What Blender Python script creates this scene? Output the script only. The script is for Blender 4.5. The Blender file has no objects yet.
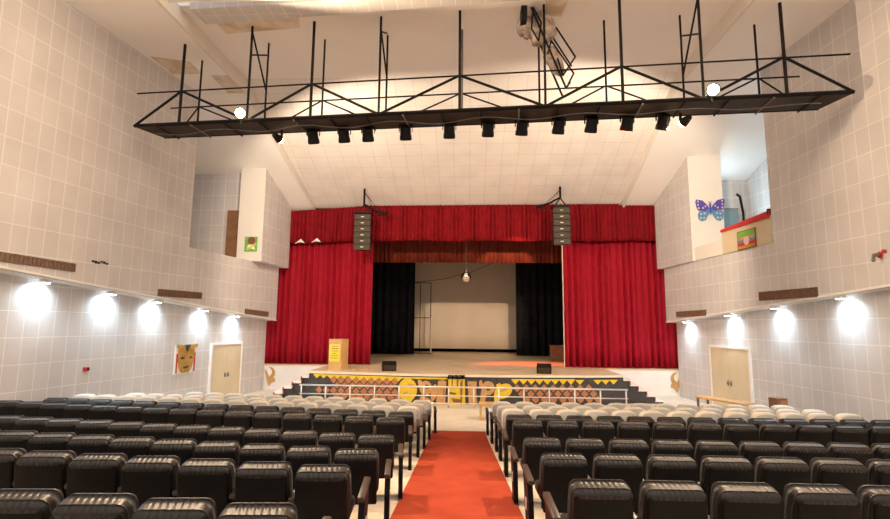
import bpy, bmesh, math, random
from mathutils import Vector, Matrix
random.seed(7)
C = bpy.context.scene.collection
PI = math.pi
EZ = 2.72                      # eye height above the floor in front of the stage

# ------------------------------------------------------------------ camera
F, CX, CY = 500.0, 445.0, 259.5
pitch = math.atan((323.8 - CY) / F)
yaw = math.atan((470.0 - CX) * math.cos(pitch) / F)
roll = 0.009
fw = Vector((-math.sin(yaw) * math.cos(pitch), math.cos(yaw) * math.cos(pitch), math.sin(pitch)))
r0 = Vector((math.cos(yaw), math.sin(yaw), 0.0))
u0 = r0.cross(fw)
upv = u0 * math.cos(roll) - r0 * math.sin(roll)
rtv = r0 * math.cos(roll) + u0 * math.sin(roll)
cam = bpy.data.cameras.new('camera')
cam.sensor_fit = 'HORIZONTAL'; cam.sensor_width = 36.0; cam.lens = F / 890.0 * 36.0
cam.clip_start = 0.05; cam.clip_end = 200
camo = bpy.data.objects.new('camera', cam); C.objects.link(camo)
m = Matrix((rtv, upv, -fw)).transposed().to_4x4(); m.translation = Vector((0, 0, EZ))
camo.matrix_world = m
bpy.context.scene.camera = camo

# ------------------------------------------------------------------ world, lights, exposure
world = bpy.data.worlds.new('world'); bpy.context.scene.world = world
world.use_nodes = True
world.node_tree.nodes['Background'].inputs[0].default_value = (1.0, 0.95, 0.91, 1)
world.node_tree.nodes['Background'].inputs[1].default_value = 1.25
vs = bpy.context.scene.view_settings
vs.view_transform = 'Standard'; vs.look = 'None'; vs.gamma = 1.0; vs.use_curve_mapping = False
vs.exposure = -0.12

def area(name, loc, target, size, power, col, sy=None):
    l = bpy.data.lights.new(name, 'AREA'); l.energy = power; l.color = col; l.size = size
    if sy: l.shape = 'RECTANGLE'; l.size_y = sy
    o = bpy.data.objects.new(name, l); C.objects.link(o); o.location = loc
    o.rotation_euler = (Vector(target) - Vector(loc)).to_track_quat('-Z', 'Y').to_euler()
    return o
def spot(name, loc, target, power, col, ang, blend=0.5, rad=0.05, parent=None):
    l = bpy.data.lights.new(name, 'SPOT'); l.energy = power; l.color = col
    l.spot_size = math.radians(ang); l.spot_blend = blend; l.shadow_soft_size = rad
    o = bpy.data.objects.new(name, l); C.objects.link(o); o.location = loc
    o.rotation_euler = (Vector(target) - Vector(loc)).to_track_quat('-Z', 'Y').to_euler()
    return o
HALL = (1.0, 0.92, 0.85)
for hx in (-4.6, 4.6):
    area('hall_fill_light', (hx, 4.0, 9.7), (hx, 4.6, 0), 5.0, 95, HALL, 6.0)  # added fill: unseen area lights over the seats, raising the ambient level
area('corridor_daylight', (9.2, 18.55, 6.6), (10.0, 14.6, 7.8), 0.5, 60, (0.62, 0.86, 1.0), 2.4)
spot('stage_red_light', (3.0, 22.6, 6.0), (2.6, 21.6, 1.0), 2200, (1.0, 0.12, 0.04), 62, 0.6, 0.08)
area('stage_wash_light', (-0.5, 23.4, 5.6), (-0.5, 26.5, 1.0), 5.0, 70, (1.0, 0.80, 0.58), 0.6)
spot('par_can_light', (3.72, 11.95, EZ + 4.55), (-0.1, 31.0, EZ - 0.7), 7500, (1.0, 0.68, 0.42), 19.5, 0.3, 0.05)

# ------------------------------------------------------------------ materials
def mat(name, col, rough=0.6, metal=0.0, spec=0.5):
    m = bpy.data.materials.new(name); m.use_nodes = True
    b = m.node_tree.nodes['Principled BSDF']
    b.inputs['Base Color'].default_value = (*col, 1); b.inputs['Roughness'].default_value = rough
    b.inputs['Metallic'].default_value = metal; b.inputs['Specular IOR Level'].default_value = spec
    return m
def N(m, t, **kw):
    n = m.node_tree.nodes.new(t)
    for k, v in kw.items(): setattr(n, k, v)
    return n
def noisy(name, c1, c2, scale=4.0, rough=0.6, bump=0.0, metal=0.0, detail=4.0, spec=0.5, bscale=None):
    m = mat(name, c1, rough, metal, spec); nt = m.node_tree; b = nt.nodes['Principled BSDF']
    tc = N(m, 'ShaderNodeTexCoord'); nz = N(m, 'ShaderNodeTexNoise')
    nz.inputs['Scale'].default_value = scale; nz.inputs['Detail'].default_value = detail
    nt.links.new(tc.outputs['Object'], nz.inputs['Vector'])
    r = N(m, 'ShaderNodeValToRGB')
    r.color_ramp.elements[0].position = 0.35; r.color_ramp.elements[1].position = 0.65
    r.color_ramp.elements[0].color = (*c1, 1); r.color_ramp.elements[1].color = (*c2, 1)
    nt.links.new(nz.outputs['Fac'], r.inputs['Fac']); nt.links.new(r.outputs['Color'], b.inputs['Base Color'])
    if bump:
        n2 = N(m, 'ShaderNodeTexNoise'); n2.inputs['Scale'].default_value = bscale or scale * 6
        nt.links.new(tc.outputs['Object'], n2.inputs['Vector'])
        bp = N(m, 'ShaderNodeBump'); bp.inputs['Strength'].default_value = bump; bp.inputs['Distance'].default_value = 0.02
        nt.links.new(n2.outputs['Fac'], bp.inputs['Height']); nt.links.new(bp.outputs['Normal'], b.inputs['Normal'])
    return m
def tiled(name, c1, c2, line, w, h, ms=0.02, rough=0.7, bump=0.3, stains=0.0):
    """panels laid on UV metres: thin joints, a slight tone change from panel to panel"""
    m = mat(name, c1, rough, spec=0.25); nt = m.node_tree; b = nt.nodes['Principled BSDF']
    uv = N(m, 'ShaderNodeUVMap'); br = N(m, 'ShaderNodeTexBrick')
    br.offset = 0.0; br.squash = 1.0
    for k, v in (('Color1', c1), ('Color2', c2), ('Mortar', line)): br.inputs[k].default_value = (*v, 1)
    br.inputs['Scale'].default_value = 1.0; br.inputs['Mortar Size'].default_value = ms
    br.inputs['Mortar Smooth'].default_value = 0.3
    br.inputs['Brick Width'].default_value = w; br.inputs['Row Height'].default_value = h
    nt.links.new(uv.outputs['UV'], br.inputs['Vector'])
    nz = N(m, 'ShaderNodeTexNoise'); nz.inputs['Scale'].default_value = 1.2; nz.inputs['Detail'].default_value = 6
    nt.links.new(uv.outputs['UV'], nz.inputs['Vector'])
    rp = N(m, 'ShaderNodeValToRGB'); rp.color_ramp.elements[0].position = 0.3; rp.color_ramp.elements[1].position = 0.7
    rp.color_ramp.elements[0].color = (0.90, 0.89, 0.88, 1); rp.color_ramp.elements[1].color = (1, 1, 1, 1)
    nt.links.new(nz.outputs['Fac'], rp.inputs['Fac'])
    mx = N(m, 'ShaderNodeMixRGB', blend_type='MULTIPLY'); mx.inputs['Fac'].default_value = 1
    nt.links.new(br.outputs['Color'], mx.inputs['Color1']); nt.links.new(rp.outputs['Color'], mx.inputs['Color2'])
    nt.links.new(mx.outputs['Color'], b.inputs['Base Color'])
    bp = N(m, 'ShaderNodeBump'); bp.inputs['Strength'].default_value = bump; bp.inputs['Distance'].default_value = 0.01
    bp.invert = True
    nt.links.new(br.outputs['Fac'], bp.inputs['Height']); nt.links.new(bp.outputs['Normal'], b.inputs['Normal'])
    return m
def emit(name, col, s):
    m = mat(name, col); b = m.node_tree.nodes['Principled BSDF']
    b.inputs['Emission Color'].default_value = (*col, 1); b.inputs['Emission Strength'].default_value = s
    return m

WALLC = (0.65, 0.635, 0.635); WALLC2 = (0.61, 0.598, 0.60); WALLL = (0.78, 0.76, 0.755)
M = {}
M['wall'] = tiled('wall acoustic board', WALLC, WALLC2, WALLL, 0.345, 0.585, 0.014)
M['plaster'] = noisy('ceiling plaster', (0.88, 0.855, 0.825), (0.91, 0.885, 0.86), 0.5, 0.85, 0.03)
M['stained'] = noisy('stained plaster', (0.60, 0.47, 0.33), (0.78, 0.72, 0.64), 2.2, 0.85, 0.05)
M['slope'] = tiled('ceiling board', (0.84, 0.805, 0.77), (0.825, 0.79, 0.755), (0.56, 0.52, 0.48), 0.60, 0.60, 0.006)
M['boxsmooth'] = noisy('smooth cream plaster', (0.80, 0.76, 0.70), (0.76, 0.72, 0.66), 0.9, 0.8)
M['floor'] = noisy('cream floor', (0.66, 0.58, 0.47), (0.74, 0.66, 0.55), 1.5, 0.4)
M['stage'] = noisy('stage boards', (0.66, 0.49, 0.31), (0.74, 0.56, 0.37), 1.2, 0.5)
M['cream'] = noisy('cream stone', (0.78, 0.70, 0.55), (0.84, 0.76, 0.62), 3, 0.5)
M['white'] = noisy('white paint', (0.85, 0.82, 0.78), (0.80, 0.77, 0.73), 1.5, 0.6)
M['carpet'] = noisy('red carpet', (0.33, 0.050, 0.024), (0.39, 0.064, 0.031), 2.5, 0.95, 0.25, spec=0.1, bscale=60)
M['curtain'] = noisy('red velvet', (0.33, 0.003, 0.016), (0.39, 0.004, 0.021), 3, 0.75, spec=0.25)
M['valance'] = noisy('deep red velvet', (0.20, 0.003, 0.008), (0.26, 0.004, 0.010), 3, 0.8, spec=0.2)
M['brownred'] = noisy('rust velvet', (0.13, 0.018, 0.007), (0.17, 0.023, 0.009), 3, 0.8, spec=0.2)
M['blackcloth'] = noisy('black cloth', (0.008, 0.008, 0.011), (0.013, 0.013, 0.017), 3, 0.9, spec=0.1)
M['screen'] = noisy('canvas backdrop', (0.62, 0.54, 0.45), (0.66, 0.58, 0.49), 0.6, 0.9, spec=0.1)
M['darkwood'] = noisy('dark grating', (0.018, 0.011, 0.007), (0.034, 0.020, 0.012), 5, 0.7)
M['steel'] = noisy('black steel', (0.005, 0.004, 0.004), (0.010, 0.008, 0.007), 8, 0.6, spec=0.2)
M['greysteel'] = noisy('grey steel', (0.16, 0.15, 0.14), (0.22, 0.2, 0.18), 8, 0.5, metal=0.5)
M['chrome'] = noisy('brushed railing', (0.72, 0.70, 0.66), (0.8, 0.78, 0.74), 8, 0.3, metal=0.7)
M['black'] = noisy('black plastic', (0.004, 0.0035, 0.0035), (0.007, 0.006, 0.006), 6, 0.55, spec=0.2)
M['speaker'] = noisy('speaker grille', (0.034, 0.021, 0.009), (0.055, 0.035, 0.016), 40, 0.6)
M['logo'] = mat('pale badge', (0.7, 0.62, 0.5), 0.4)
M['dooryel'] = noisy('cream door paint', (0.64, 0.54, 0.37), (0.60, 0.50, 0.34), 1.5, 0.5)
M['wood'] = noisy('varnished wood', (0.62, 0.36, 0.12), (0.70, 0.42, 0.16), 3, 0.4)
M['darkbrown'] = noisy('brown wood', (0.20, 0.09, 0.04), (0.26, 0.12, 0.05), 4, 0.5)
M['paper'] = noisy('yellow paper', (0.85, 0.66, 0.05), (0.88, 0.72, 0.08), 4, 0.7)
M['ink'] = mat('brown ink', (0.35, 0.18, 0.03), 0.7)
M['gold'] = noisy('gold paint', (0.42, 0.24, 0.05), (0.55, 0.33, 0.09), 6, 0.5)
M['mural_black'] = noisy('mural black', (0.035, 0.032, 0.034), (0.06, 0.055, 0.055), 7, 0.6)
M['mural_yellow'] = noisy('mural yellow', (0.80, 0.58, 0.03), (0.72, 0.50, 0.03), 8, 0.6)
M['mural_brown'] = noisy('mural brown', (0.50, 0.21, 0.09), (0.42, 0.17, 0.07), 8, 0.6)
M['mural_tan'] = noisy('mural tan', (0.62, 0.36, 0.14), (0.52, 0.28, 0.10), 8, 0.6)
M['red'] = noisy('red paint', (0.55, 0.03, 0.02), (0.5, 0.03, 0.03), 5, 0.6)
M['vent'] = noisy('brown vent metal', (0.10, 0.075, 0.06), (0.20, 0.15, 0.12), 14, 0.5)
M['green'] = noisy('green print', (0.12, 0.42, 0.06), (0.2, 0.5, 0.1), 6, 0.6)
M['skin'] = mat('brown print', (0.2, 0.08, 0.04), 0.6)
M['bluewing'] = noisy('violet blue paint', (0.055, 0.055, 0.33), (0.08, 0.07, 0.40), 9, 0.5)
M['cyanwing'] = noisy('light blue paint', (0.06, 0.24, 0.42), (0.08, 0.30, 0.5), 9, 0.5)
M['spots'] = mat('pink dots', (0.75, 0.45, 0.45), 0.6)
M['mirror'] = mat('mirror tile', (0.9, 0.86, 0.8), 0.12, 1.0)
M['bluegrey'] = noisy('blue grey panel', (0.16, 0.24, 0.27), (0.2, 0.28, 0.31), 3, 0.5)
M['rag'] = noisy('crumpled dirty cloth', (0.66, 0.58, 0.48), (0.30, 0.20, 0.16), 7, 0.9, 0.6)
M['bulb'] = emit('hot lamp', (1.0, 0.72, 0.38), 60)
M['bulb_small'] = emit('warm lamp', (1.0, 0.70, 0.35), 25)
M['led'] = emit('cool led', (0.85, 0.95, 1.0), 30)
M['glint'] = emit('dim orange lamp', (1.0, 0.35, 0.08), 4)
M['beige'] = noisy('ivory leatherette', (0.85, 0.78, 0.65), (0.81, 0.74, 0.61), 5, 0.45)
M['beigeshell'] = noisy('pale grey shell', (0.53, 0.51, 0.46), (0.49, 0.47, 0.42), 5, 0.5)
M['arm'] = noisy('dark brown arm', (0.045, 0.03, 0.025), (0.06, 0.04, 0.032), 8, 0.38)
def leather():
    m = noisy('black leather', (0.005, 0.004, 0.0038), (0.009, 0.007, 0.0065), 5, 0.46, 0.0, spec=0.6)
    nt = m.node_tree; b = nt.nodes['Principled BSDF']
    tc = N(m, 'ShaderNodeTexCoord'); sp = N(m, 'ShaderNodeSeparateXYZ'); nt.links.new(tc.outputs['Object'], sp.inputs[0])
    ad = N(m, 'ShaderNodeMath', operation='MULTIPLY_ADD'); ad.inputs[1].default_value = 0.22
    nt.links.new(sp.outputs['Y'], ad.inputs[0]); nt.links.new(sp.outputs['X'], ad.inputs[2])
    mu = N(m, 'ShaderNodeMath', operation='MULTIPLY'); mu.inputs[1].default_value = 2 * PI / 0.048
    nt.links.new(ad.outputs[0], mu.inputs[0])
    sn = N(m, 'ShaderNodeMath', operation='SINE'); nt.links.new(mu.outputs[0], sn.inputs[0])
    ab = N(m, 'ShaderNodeMath', operation='ABSOLUTE'); nt.links.new(sp.outputs['X'], ab.inputs[0])
    mr = N(m, 'ShaderNodeMapRange'); mr.inputs[1].default_value = 0.14; mr.inputs[2].default_value = 0.17
    mr.inputs[3].default_value = 1.0; mr.inputs[4].default_value = 0.0
    nt.links.new(ab.outputs[0], mr.inputs[0])
    ml = N(m, 'ShaderNodeMath', operation='MULTIPLY'); nt.links.new(sn.outputs[0], ml.inputs[0]); nt.links.new(mr.outputs[0], ml.inputs[1])
    nz = N(m, 'ShaderNodeTexNoise'); nz.inputs['Scale'].default_value = 9; nt.links.new(tc.outputs['Object'], nz.inputs['Vector'])
    a2 = N(m, 'ShaderNodeMath', operation='ADD'); nt.links.new(ml.outputs[0], a2.inputs[0]); nt.links.new(nz.outputs['Fac'], a2.inputs[1])
    bp = N(m, 'ShaderNodeBump'); bp.inputs['Strength'].default_value = 0.5; bp.inputs['Distance'].default_value = 0.006
    nt.links.new(a2.outputs[0], bp.inputs['Height']); nt.links.new(bp.outputs['Normal'], b.inputs['Normal'])
    return m
M['leather'] = leather()

# ------------------------------------------------------------------ helpers
def obj(name, bm, m, parent=None, smooth=False, loc=None):
    me = bpy.data.meshes.new(name)
    bmesh.ops.recalc_face_normals(bm, faces=bm.faces[:])
    bm.to_mesh(me); bm.free()
    ms = m if isinstance(m, (list, tuple)) else [m]
    for k in ms: me.materials.append(M[k])
    if smooth:
        for p in me.polygons: p.use_smooth = True
    o = bpy.data.objects.new(name, me); C.objects.link(o)
    if parent: o.parent = parent
    if loc: o.location = loc
    return o
def thing(name, label, cat, loc=(0, 0, 0), rz=0.0, group=None):
    o = bpy.data.objects.new(name, None); C.objects.link(o); o.empty_display_size = 0.2
    o.location = loc; o.rotation_euler = (0, 0, rz); tag(o, label, cat, group)
    return o
def tag(o, label, cat, group=None):
    o['label'] = label; o['category'] = cat
    if group: o['group'] = group
    return o
def struct(name, bm, m, parent=None, smooth=False, **kw):
    o = obj(name, bm, m, parent, smooth, **kw)
    if parent is None: o['kind'] = 'structure'
    return o
def box(bm, c, s, rot=None, mi=0):
    """axis box with centre c and size s; rot is a Matrix applied about c"""
    mt = Matrix.Translation(Vector(c)) @ (rot.to_4x4() if rot else Matrix.Identity(4)) @ Matrix.Diagonal((*s, 1))
    r = bmesh.ops.create_cube(bm, size=1.0, matrix=mt)
    for v in r['verts']:
        for f in v.link_faces: f.material_index = mi
    return r['verts']
def bbox(bm, a, b, mi=0):
    return box(bm, [(a[i] + b[i]) / 2 for i in range(3)], [abs(b[i] - a[i]) for i in range(3)], None, mi)
def rbox(bm, c, s, bev=0.02, seg=2, rot=None, mi=0):
    t = bmesh.new(); box(t, (0, 0, 0), s)
    bmesh.ops.bevel(t, geom=t.edges[:] + t.verts[:], offset=bev, segments=seg, profile=0.5, affect='EDGES')
    mt = Matrix.Translation(Vector(c)) @ (rot.to_4x4() if rot else Matrix.Identity(4))
    t.transform(mt); me = bpy.data.meshes.new('tmp'); t.to_mesh(me); t.free()
    n0 = len(bm.faces); bm.from_mesh(me); bpy.data.meshes.remove(me)
    bm.faces.ensure_lookup_table()
    for f in bm.faces[n0:]: f.material_index = mi
def bar(bm, a, b, r, n=8, r2=None):
    a = Vector(a); b = Vector(b); d = b - a
    q = d.to_track_quat('Z', 'Y').to_matrix().to_4x4()
    bmesh.ops.create_cone(bm, cap_ends=True, cap_tris=False, segments=n, radius1=r, radius2=r if r2 is None else r2,
                          depth=d.length, matrix=Matrix.Translation((a + b) / 2) @ q)
def prism(bm, pts, axis_vec, mi=0):
    """closed polygon pts (3D) extruded by axis_vec"""
    n = len(pts); v0 = [bm.verts.new(p) for p in pts]; v1 = [bm.verts.new(Vector(p) + Vector(axis_vec)) for p in pts]
    fs = [bm.faces.new(v0), bm.faces.new(v1[::-1])]
    for i in range(n): fs.append(bm.faces.new((v0[i], v0[(i + 1) % n], v1[(i + 1) % n], v1[i])))
    for f in fs: f.material_index = mi
    return fs
def tube(bm, pts, r, n=6):
    for a, b in zip(pts[:-1], pts[1:]): bar(bm, a, b, r, n)
def quad_uv(bm, pts, uvs, mi=0):
    lay = bm.loops.layers.uv.verify()
    f = bm.faces.new([bm.verts.new(p) for p in pts]); f.material_index = mi
    for l, uv in zip(f.loops, uvs): l[lay].uv = uv
    return f
def slab_uv(bm, pts, uvs, thick):
    """a thick panel: front face pts (given), pushed back along thick vector"""
    lay = bm.loops.layers.uv.verify(); n = len(pts); T = Vector(thick)
    v0 = [bm.verts.new(p) for p in pts]; v1 = [bm.verts.new(Vector(p) + T) for p in pts]
    f = bm.faces.new(v0)
    for l, uv in zip(f.loops, uvs): l[lay].uv = uv
    g = bm.faces.new(v1[::-1])
    for l, uv in zip(g.loops, uvs[::-1]): l[lay].uv = uv
    for i in range(n):
        j = (i + 1) % n; h = bm.faces.new((v0[i], v1[i], v1[j], v0[j]))
        for l, uv in zip(h.loops, (uvs[i], uvs[i], uvs[j], uvs[j])): l[lay].uv = uv
def tilt(ax, deg): return Matrix.Rotation(math.radians(deg), 3, ax)

# plan of the hall ---------------------------------------------------------------
YE = 20.3                                              # where the side walls end, by the proscenium
YB = -3.0
def XLU(y): return -7.96 + 0.1387 * (y - 20)           # upper left wall
def XLL(y): return -8.36 + 0.16 * (y - 20)           # lower left wall, set back under the ledge
def XRU(y): return 7.80 - 0.0783 * (y - 20)
def XRL(y): return 8.18 - 0.0783 * (y - 20)
def ZLL(y): return EZ + 0.055 + 0.0905 * (YE - y)      # left ledge
def ZLR(y): return EZ + 0.12 + 0.0735 * (YE - y)
ZS = EZ + 7.27                                         # side soffits
ZC = EZ + 7.65                                         # middle ceiling
YS0, YS1 = 14.7, 20.9                                  # sloping ceiling
ZS1 = EZ + 4.95
def u_of(x, y): return y + (0.11 * (x + 1.3) if x < -1.3 else 0.0)
def floor_z(x, y): return max(0.0, 0.79 - 0.064 * u_of(x, y))
STZ = 1.0

# ------------------------------------------------------------------ structure
bm = bmesh.new()
xs = [-13, -10, -7, -4, -1.3, 0.9, 4, 7, 10.5]; ys = [YB + 0.5 * i for i in range(49)]
gv = [[bm.verts.new((x, y, floor_z(x, y))) for x in xs] for y in ys]
for j in range(len(ys) - 1):
    for i in range(len(xs) - 1): bm.faces.new((gv[j][i], gv[j][i + 1], gv[j + 1][i + 1], gv[j + 1][i]))
struct('floor', bm, 'floor')

def wall_piece(bm, X, y0, y1, zb0, zb1, zt0, zt1, side):
    """a straight piece of side wall; side = -1 left (thickness outward)"""
    p = [(X(y0), y0, zb0), (X(y1), y1, zb1), (X(y1), y1, zt1), (X(y0), y0, zt0)]
    uv = [(y0, zb0), (y1, zb1), (y1, zt1), (y0, zt0)]
    slab_uv(bm, p, uv, (side * 0.12, 0, 0))
OB = EZ + 2.28                                         # underside of the boxes, sill of the openings
bm = bmesh.new(); wall_piece(bm, XLL, YB, YE, -0.3, -0.3, ZLL(YB) + 0.3, ZLL(YE) + 0.3, -1); struct('wall_left', bm, 'wall')
bm = bmesh.new(); wall_piece(bm, XRL, YB, YE, -0.3, -0.3, ZLR(YB) + 0.3, ZLR(YE) + 0.3, 1); struct('wall_right', bm, 'wall')
LO0, LO1 = 14.9, 18.3
bm = bmesh.new()
wall_piece(bm, XLU, YB, LO0, ZLL(YB), ZLL(LO0), ZC, ZC, -1)
wall_piece(bm, XLU, LO0, YE, ZLL(LO0), ZLL(YE), OB, OB, -1)
wall_piece(bm, XLU, 20.0, YE, OB, OB, ZC, ZC, -1)
struct('wall_left_upper', bm, 'wall')
RO0, RO1 = 13.9, 17.85
bm = bmesh.new()
wall_piece(bm, XRU, YB, RO0, ZLR(YB), ZLR(RO0), ZC, ZC, 1)
wall_piece(bm, XRU, RO0, YE, ZLR(RO0), ZLR(YE), OB, OB, 1)
wall_piece(bm, XRU, 20.0, YE, OB, OB, ZC, ZC, 1)
struct('wall_right_upper', bm, 'wall')
# ledges: the underside that joins the upper walls to the lower ones, with a thin bright lip
for nm, XU, XL, ZL, s in (('trim_1', XLU, XLL, ZLL, -1), ('trim_2', XRU, XRL, ZLR, 1)):
    bm = bmesh.new()
    prism(bm, [(XU(YB) - s * 0.02, YB, ZL(YB)), (XU(YE) - s * 0.02, YE, ZL(YE)), (XL(YE) + s * 0.02, YE, ZL(YE)), (XL(YB) + s * 0.02, YB, ZL(YB))], (0, 0, 0.05))
    struct(nm, bm, 'white')

bm = bmesh.new(); bbox(bm, (-12.0, YB - 0.15, -0.3), (11.5, YB, 4.2)); struct('wall_back', bm, 'darkbrown')
# ceilings
def slope_z(y): return ZC + (ZS1 - ZC) * (y - YS0) / (YS1 - YS0)
def side_z(y): return ZS if y < YS0 + 0.2 else ZS + (EZ + 4.82 - ZS) * (y - YS0 - 0.2) / (YS1 - YS0 - 0.2)
XFL, XFR = -7.1, 6.3
bm = bmesh.new()
bbox(bm, (XFL - 0.1, 11.0, ZC), (XFR + 0.1, YS0, ZC + 0.12))
bbox(bm, (1.2, YB, ZC), (XFR + 0.1, 11.0, ZC + 0.12))
struct('ceiling', bm, 'plaster')
bm = bmesh.new()                                       # lower ceiling over the seats, left part, with a board-covered strip at its edge
bbox(bm, (XFL, YB, ZC - 0.2), (1.2, 10.6, ZC + 0.1))
struct('ceiling_rear', bm, 'plaster')
bm = bmesh.new()
pa = [(-6.75, 10.85, ZC - 0.2), (1.15, 10.35, ZC - 0.2), (1.15, 10.82, ZC - 0.19), (-6.68, 11.49, ZC - 0.19)]
slab_uv(bm, pa, [(p[0], p[1]) for p in pa], (0, 0, 0.18))
struct('ceiling_strip', bm, 'wall')
bm = bmesh.new()
pa = [(-7.1, YS0, ZC), (6.5, YS0, ZC), (6.32, YS1, ZS1 + 0.06), (-6.62, YS1, ZS1 - 0.04)]
slab_uv(bm, pa, [(-7.1, 0), (6.5, 0), (6.32, 6.76), (-6.62, 6.76)], (0, 0.05, 0.12))
struct('ceiling_slope', bm, 'slope')
for nm, xa, xb, xs1, s, zo in (('ceiling_left', XFL, -12.0, -6.66, -1, 0.0), ('ceiling_right', XFR, 11.5, 6.36, 1, 0.08)):
    bm = bmesh.new()
    yy = [YB, YS0 + 0.2, YS1 + 0.2]
    for a, b in zip(yy[:-1], yy[1:]):
        xi = lambda y: (xa if y < YS0 + 0.3 else xs1) + s * 0.04
        z0, z1 = side_z(a), side_z(b) + (zo if b > 16 else 0)
        v = [(xi(a), a, z0), (xi(b), b, z1), (xb, b, z1), (xb, a, z0)]
        prism(bm, v, (0, 0, 0.1))
    struct(nm, bm, 'plaster')
    bm = bmesh.new()                                   # fascia up to the middle ceiling, along the slope a narrow rib
    prism(bm, [(xa, YB, ZS - 0.02), (xa, YS0 + 0.2, ZS - 0.02), (xa, YS0 + 0.2, ZC + 0.02), (xa, YB, ZC + 0.02)], (s * 0.08, 0, 0))
    prism(bm, [(xa, YS0 + 0.2, ZS - 0.02), (xs1, YS1, side_z(YS1) - 0.02), (xs1, YS1, side_z(YS1) + 0.25), (xa, YS0 + 0.2, ZC + 0.02)], (s * 0.08, 0, 0))
    struct('trim_3' if s < 0 else 'trim_4', bm, 'boxsmooth')
# water stains: thin skins of discoloured plaster
bm = bmesh.new()
prism(bm, [(-6.6, 11.5, ZC - 0.006), (-4.3, 11.45, ZC - 0.006), (-4.45, 12.0, ZC - 0.006), (-6.5, 12.2, ZC - 0.006)], (0, 0, 0.01))
prism(bm, [(-7.2, 13.7, ZS - 0.006), (-7.12, 14.85, ZS - 0.006), (-7.75, 14.85, ZS - 0.006), (-7.7, 13.7, ZS - 0.006)], (0, 0, 0.01))
prism(bm, [(-8.85, 12.6, ZS - 0.006), (-7.9, 12.9, ZS - 0.006), (-7.9, 13.6, ZS - 0.006), (-8.8, 13.6, ZS - 0.006)], (0, 0, 0.01))
struct('trim_5', bm, 'stained')

# boxes beside the proscenium
def proj_box(name, A, B, Cc, zb, tile_inner=True):
    """A outer front, B inner front, Cc inner rear (plan points); the top runs into the sloping ceiling"""
    lay_pts = [A, B, Cc]
    bm = bmesh.new(); lay = bm.loops.layers.uv.verify()
    D = (A[0], Cc[1])
    pl = [A, B, Cc, D]
    zt = [ZS + 0.05] * 4
    lo = [bm.verts.new((p[0], p[1], zb)) for p in pl]; hi = [bm.verts.new((p[0], p[1], z)) for p, z in zip(pl, zt)]
    f0 = bm.faces.new((lo[0], lo[1], hi[1], hi[0])); f0.material_index = 1
    f1 = bm.faces.new((lo[1], lo[2], hi[2], hi[1])); f1.material_index = 0
    L = math.hypot(Cc[0] - B[0], Cc[1] - B[1])
    for l, uv in zip(f1.loops, ((0, zb), (L, zb), (L, zt[2]), (0, zt[1]))): l[lay].uv = uv
    f2 = bm.faces.new((lo[2], lo[3], hi[3], hi[2])); f3 = bm.faces.new((lo[3], lo[0], hi[0], hi[3]))
    f4 = bm.faces.new(lo[::-1]); f5 = bm.faces.new(hi)
    for f in (f2, f3, f4, f5): f.material_index = 1
    return struct(name, bm, ['wall', 'boxsmooth'])
BLA, BLB, BLC = (-8.80, 18.3), (-7.83, 18.3), (-7.66, 20.7)
proj_box('wall_left_box', BLA, BLB, BLC, OB)
BRA, BRB, BRC = (8.95, 17.75), (7.87, 17.9), (7.62, 20.6)
proj_box('wall_right_box', BRA, BRB, BRC, OB)

# side galleries behind the openings
bm = bmesh.new()
prism(bm, [(-11.5, 12.0, OB - 0.1), (XLU(12) - 0.05, 12.0, OB - 0.1), (XLU(20.2) - 0.05, 20.2, OB - 0.1), (-11.5, 20.2, OB - 0.1)], (0, 0, 0.099)); struct('floor_gallery_left', bm, 'floor')
bm = bmesh.new()
slab_uv(bm, [(-11.6, 12, OB), (-11.2, 19, OB), (-11.2, 19, ZS), (-11.6, 12, ZS)], [(12, OB), (19, OB), (19, ZS), (12, ZS)], (-0.1, 0, 0))
slab_uv(bm, [(-11.4, 18.6, OB), (-8.7, 18.6, OB), (-8.7, 18.6, ZS), (-11.4, 18.6, ZS)], [(0, OB), (2, OB), (2, ZS), (0, ZS)], (0, 0.1, 0))
struct('wall_gallery_left', bm, 'wall')
bm = bmesh.new(); bbox(bm, (-9.35, 18.52, OB), (-8.85, 18.62, OB + 2.0)); struct('door_3', bm, 'darkbrown')
bm = bmesh.new()
prism(bm, [(11.2, 12.0, OB - 0.1), (XRU(12) + 0.05, 12.0, OB - 0.1), (XRU(20.2) + 0.05, 20.2, OB - 0.1), (11.2, 20.2, OB - 0.1)], (0, 0, 0.099)); struct('floor_gallery_right', bm, 'floor')
bm = bmesh.new()
slab_uv(bm, [(11.2, 12, OB), (10.6, 19.3, OB), (10.6, 19.3, ZS), (11.2, 12, ZS)], [(12, OB), (19.3, OB), (19.3, ZS), (12, ZS)], (0.1, 0, 0))
slab_uv(bm, [(8.3, 19.2, OB), (10.8, 19.2, OB), (10.8, 19.2, ZS), (8.3, 19.2, ZS)], [(0, OB), (2, OB), (2, ZS), (0, ZS)], (0, 0.1, 0))
struct('wall_gallery_right', bm, 'wall')

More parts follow.
